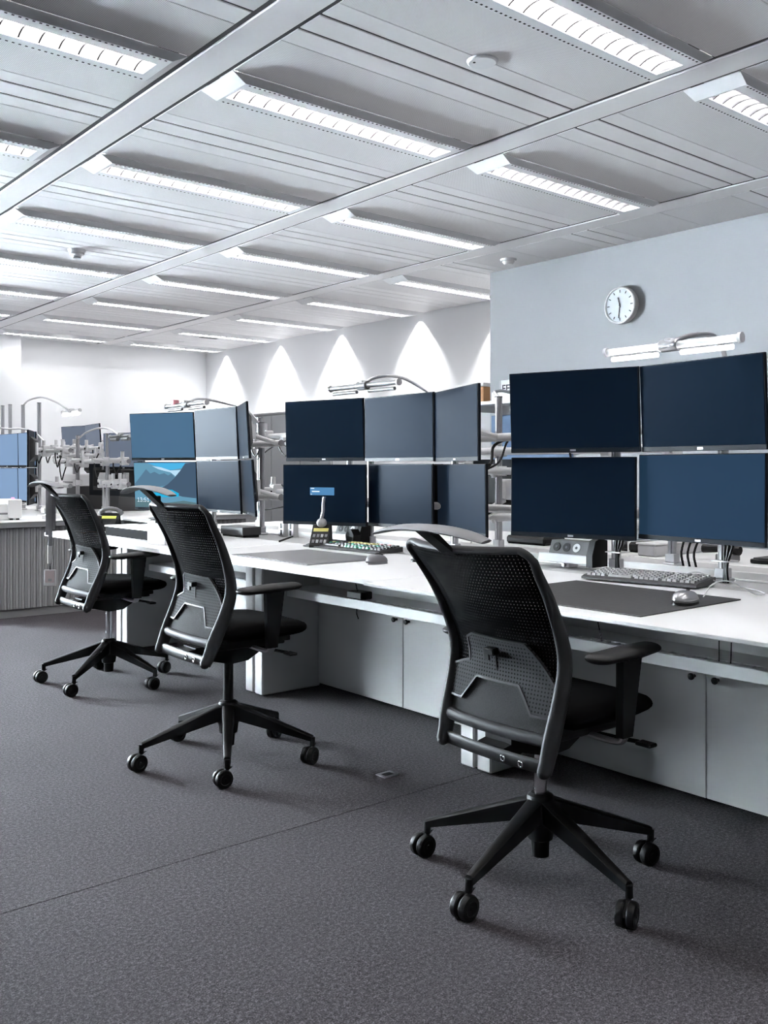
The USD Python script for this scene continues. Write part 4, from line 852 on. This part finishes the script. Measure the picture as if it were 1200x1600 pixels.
    def plate(poly, d0, d1, step=.018):
        g = trimesh.creation.extrude_polygon(poly, 1.0, engine='earcut')
        g = g.subdivide_to_size(step * 2) if False else g
        v, f = trimesh.remesh.subdivide_to_size(g.vertices * [1, 1, .02], g.faces, step)
        q = v[:, 2] / .02
        out = []
        for (y, z, _), k in zip(v, q):
            b = S(np.clip(y / (hw(z) - .008), -1, 1), z); out.append((b[0] - (d0 + (d1 - d0) * k), y, z))
        return G().add(out, np.array(f)[:, ::-1])
    part(t, 'lumbar_plate', bk(plate(P2, .003, .010)), 'lumbar', smooth=40)
    rim = P2.difference(P2.buffer(-.006))
    part(t, 'plate_rim', bk(plate(rim if rim.geom_type == 'Polygon' else max(rim.geoms, key=lambda a: a.area), .009, .0125)), 'frame', smooth=40)
    kx = S(.05, .665)[0]
    part(t, 'lumbar_knob', bk(G().box(kx - .034, kx - .008, -.006, .034, .655, .675, .004).box(kx - .034, kx - .026, .012, .034, .640, .675, .003)), 'black')
    part(t, 'slot', bk(G().box(kx - .0125, kx - .010, .008, .012, .60, .655)), 'black', smooth=False)
    # coat hanger
    hp = [(-.345 - .012 * (1 - abs(u)), u * .213, 1.046 - .026 * abs(u) ** 2.2) for u in np.linspace(-1, 1, 25)]
    hg = G().sweep(hp, [(.008 * (1 - .5 * abs(u) ** 6), (.034 * (1 - .45 * abs(u) ** 4))) for u in np.linspace(-1, 1, 25)], 16, side=(0, 0, 1))
    part(t, 'coat_hanger', bk(hg), 'hanger', smooth=60)
    part(t, 'hanger_neck', bk(G().hull([(x, y, z) for x, z in ((-.276, .958), (-.292, .985), (-.338, 1.034), (-.366, 1.038)) for y in (-.026, .026)])), 'black')
    # armrests
    for sgn in (-1, 1):
        pad = np.vstack([ball_pts(np.array(c) - [.025, 0, 0], r, 2) for c, r in (((-.045, sgn * .275, .660), (.045, .043, .015)), ((.06, sgn * .28, .664), (.06, .046, .017)), ((.155, sgn * .268, .664), (.04, .038, .015)))])
        a = part(t, 'armrest', up(G().hull(pad)), 'black', smooth=60)
        part(a, 'arm_post', up(G().hull([(x, sgn * y, z) for y0, z, xs in ((.275, .655, (.005, .085)), (.268, .615, (.018, .07)), (.262, .455, (.02, .062)), (.262, .435, (.02, .062))) for x in xs for y in (y0 - .012, y0 + .012)])), 'black')
        part(a, 'arm_bracket', up(G().sweep(curve([(.042, sgn * .262, .455), (.042, sgn * .258, .428), (.035, sgn * .235, .418), (.02, sgn * .15, .425), (.02, sgn * .10, .43)], 16), [(.017, .009)] * 17, 10, side=(1, 0, 0))), 'alu')
    return t
chair('nearest mesh-backed swivel chair, its back to the viewer at right', (2.068, 1.788, 0), -1.5, 0.008, 7.8, -171, 'chrome', [5, 20, -8, 30, 0])
chair('middle mesh-backed swivel chair with a black column', (1.935, 3.302, 0), -1.5, .041, 0, 167, 'black', [8, -5, 20, 30, 0])
chair('farthest mesh-backed swivel chair with a badge hanging from it', (2.133, 4.91, 0), -.3, .041, 0, 145, 'chrome', [5, 0, 15, 20, -5])

# lanyard and badge hanging from the farthest chair
t = thing('lanyard', 'white lanyard with a pink badge hanging from the farthest chair hanger', 'lanyard', (1.862, 5.045, 0), 50)
part(t, 'strap', G().box(-.003, .003, -.030, -.012, .83, 1.03, .0012).box(-.003, .003, .004, .024, .80, 1.045, .0012).box(-.0055, .0005, -.012, .010, .735, 1.05, .0012), 'strap_grey'); part(t, 'sleeve', G().box(-.006, .006, -.014, .014, .645, .745, .003), 'white')
part(t, 'clip', G().box(-.003, .003, -.004, .004, .615, .648), 'chrome'); part(t, 'badge', G().box(-.003, .003, -.033, .033, .525, .615, .003), 'white'); part(t, 'badge_print', G().box(-.0038, -.003, -.024, .026, .545, .610), 'card'); part(t, 'badge_emblem', G().box(-.0044, -.0038, -.010, .010, .552, .566), 'lightgrey')

solo('cable_sleeve', 'black cable sleeve hanging between the lower right-hand screens', 'cable sleeve', G().box(-.012, .012, -.02, .02, .90, 1.20, .006), 'black', (3.13, 2.155, 0))
solo('cable_sleeve', 'black cable sleeve hanging between the lower middle screens', 'cable sleeve', G().box(-.012, .012, -.03, .03, .88, 1.18, .006), 'black', (3.165, 3.385, 0))

# ------------------------------------------------------------------ put the origin of every thing built in room coordinates at its own base
for prim in stage.GetPrimAtPath('/World').GetChildren():
    if prim.GetTypeName() not in ('Xform', 'Mesh') or prim.GetCustomDataByKey('kind') == 'structure' or prim.IsInstanceable() or prim.HasAuthoredReferences(): continue
    op = prim.GetAttribute('xformOp:translate').Get()
    if op is None or op != Gf.Vec3d(0, 0, 0): continue
    meshes = [UsdGeom.Mesh(p) for p in Usd.PrimRange(prim) if p.IsA(UsdGeom.Mesh)]
    pts = [np.array(m.GetPointsAttr().Get()) for m in meshes]
    lo, hi = np.min([p.min(0) for p in pts], 0), np.max([p.max(0) for p in pts], 0)
    base = np.array([(lo[0] + hi[0]) / 2, (lo[1] + hi[1]) / 2, lo[2]])
    for m, p in zip(meshes, pts): m.GetPointsAttr().Set(Vt.Vec3fArray.FromNumpy((p - base).astype(np.float32)))
    prim.GetAttribute('xformOp:translate').Set(Gf.Vec3d(*map(float, base)))
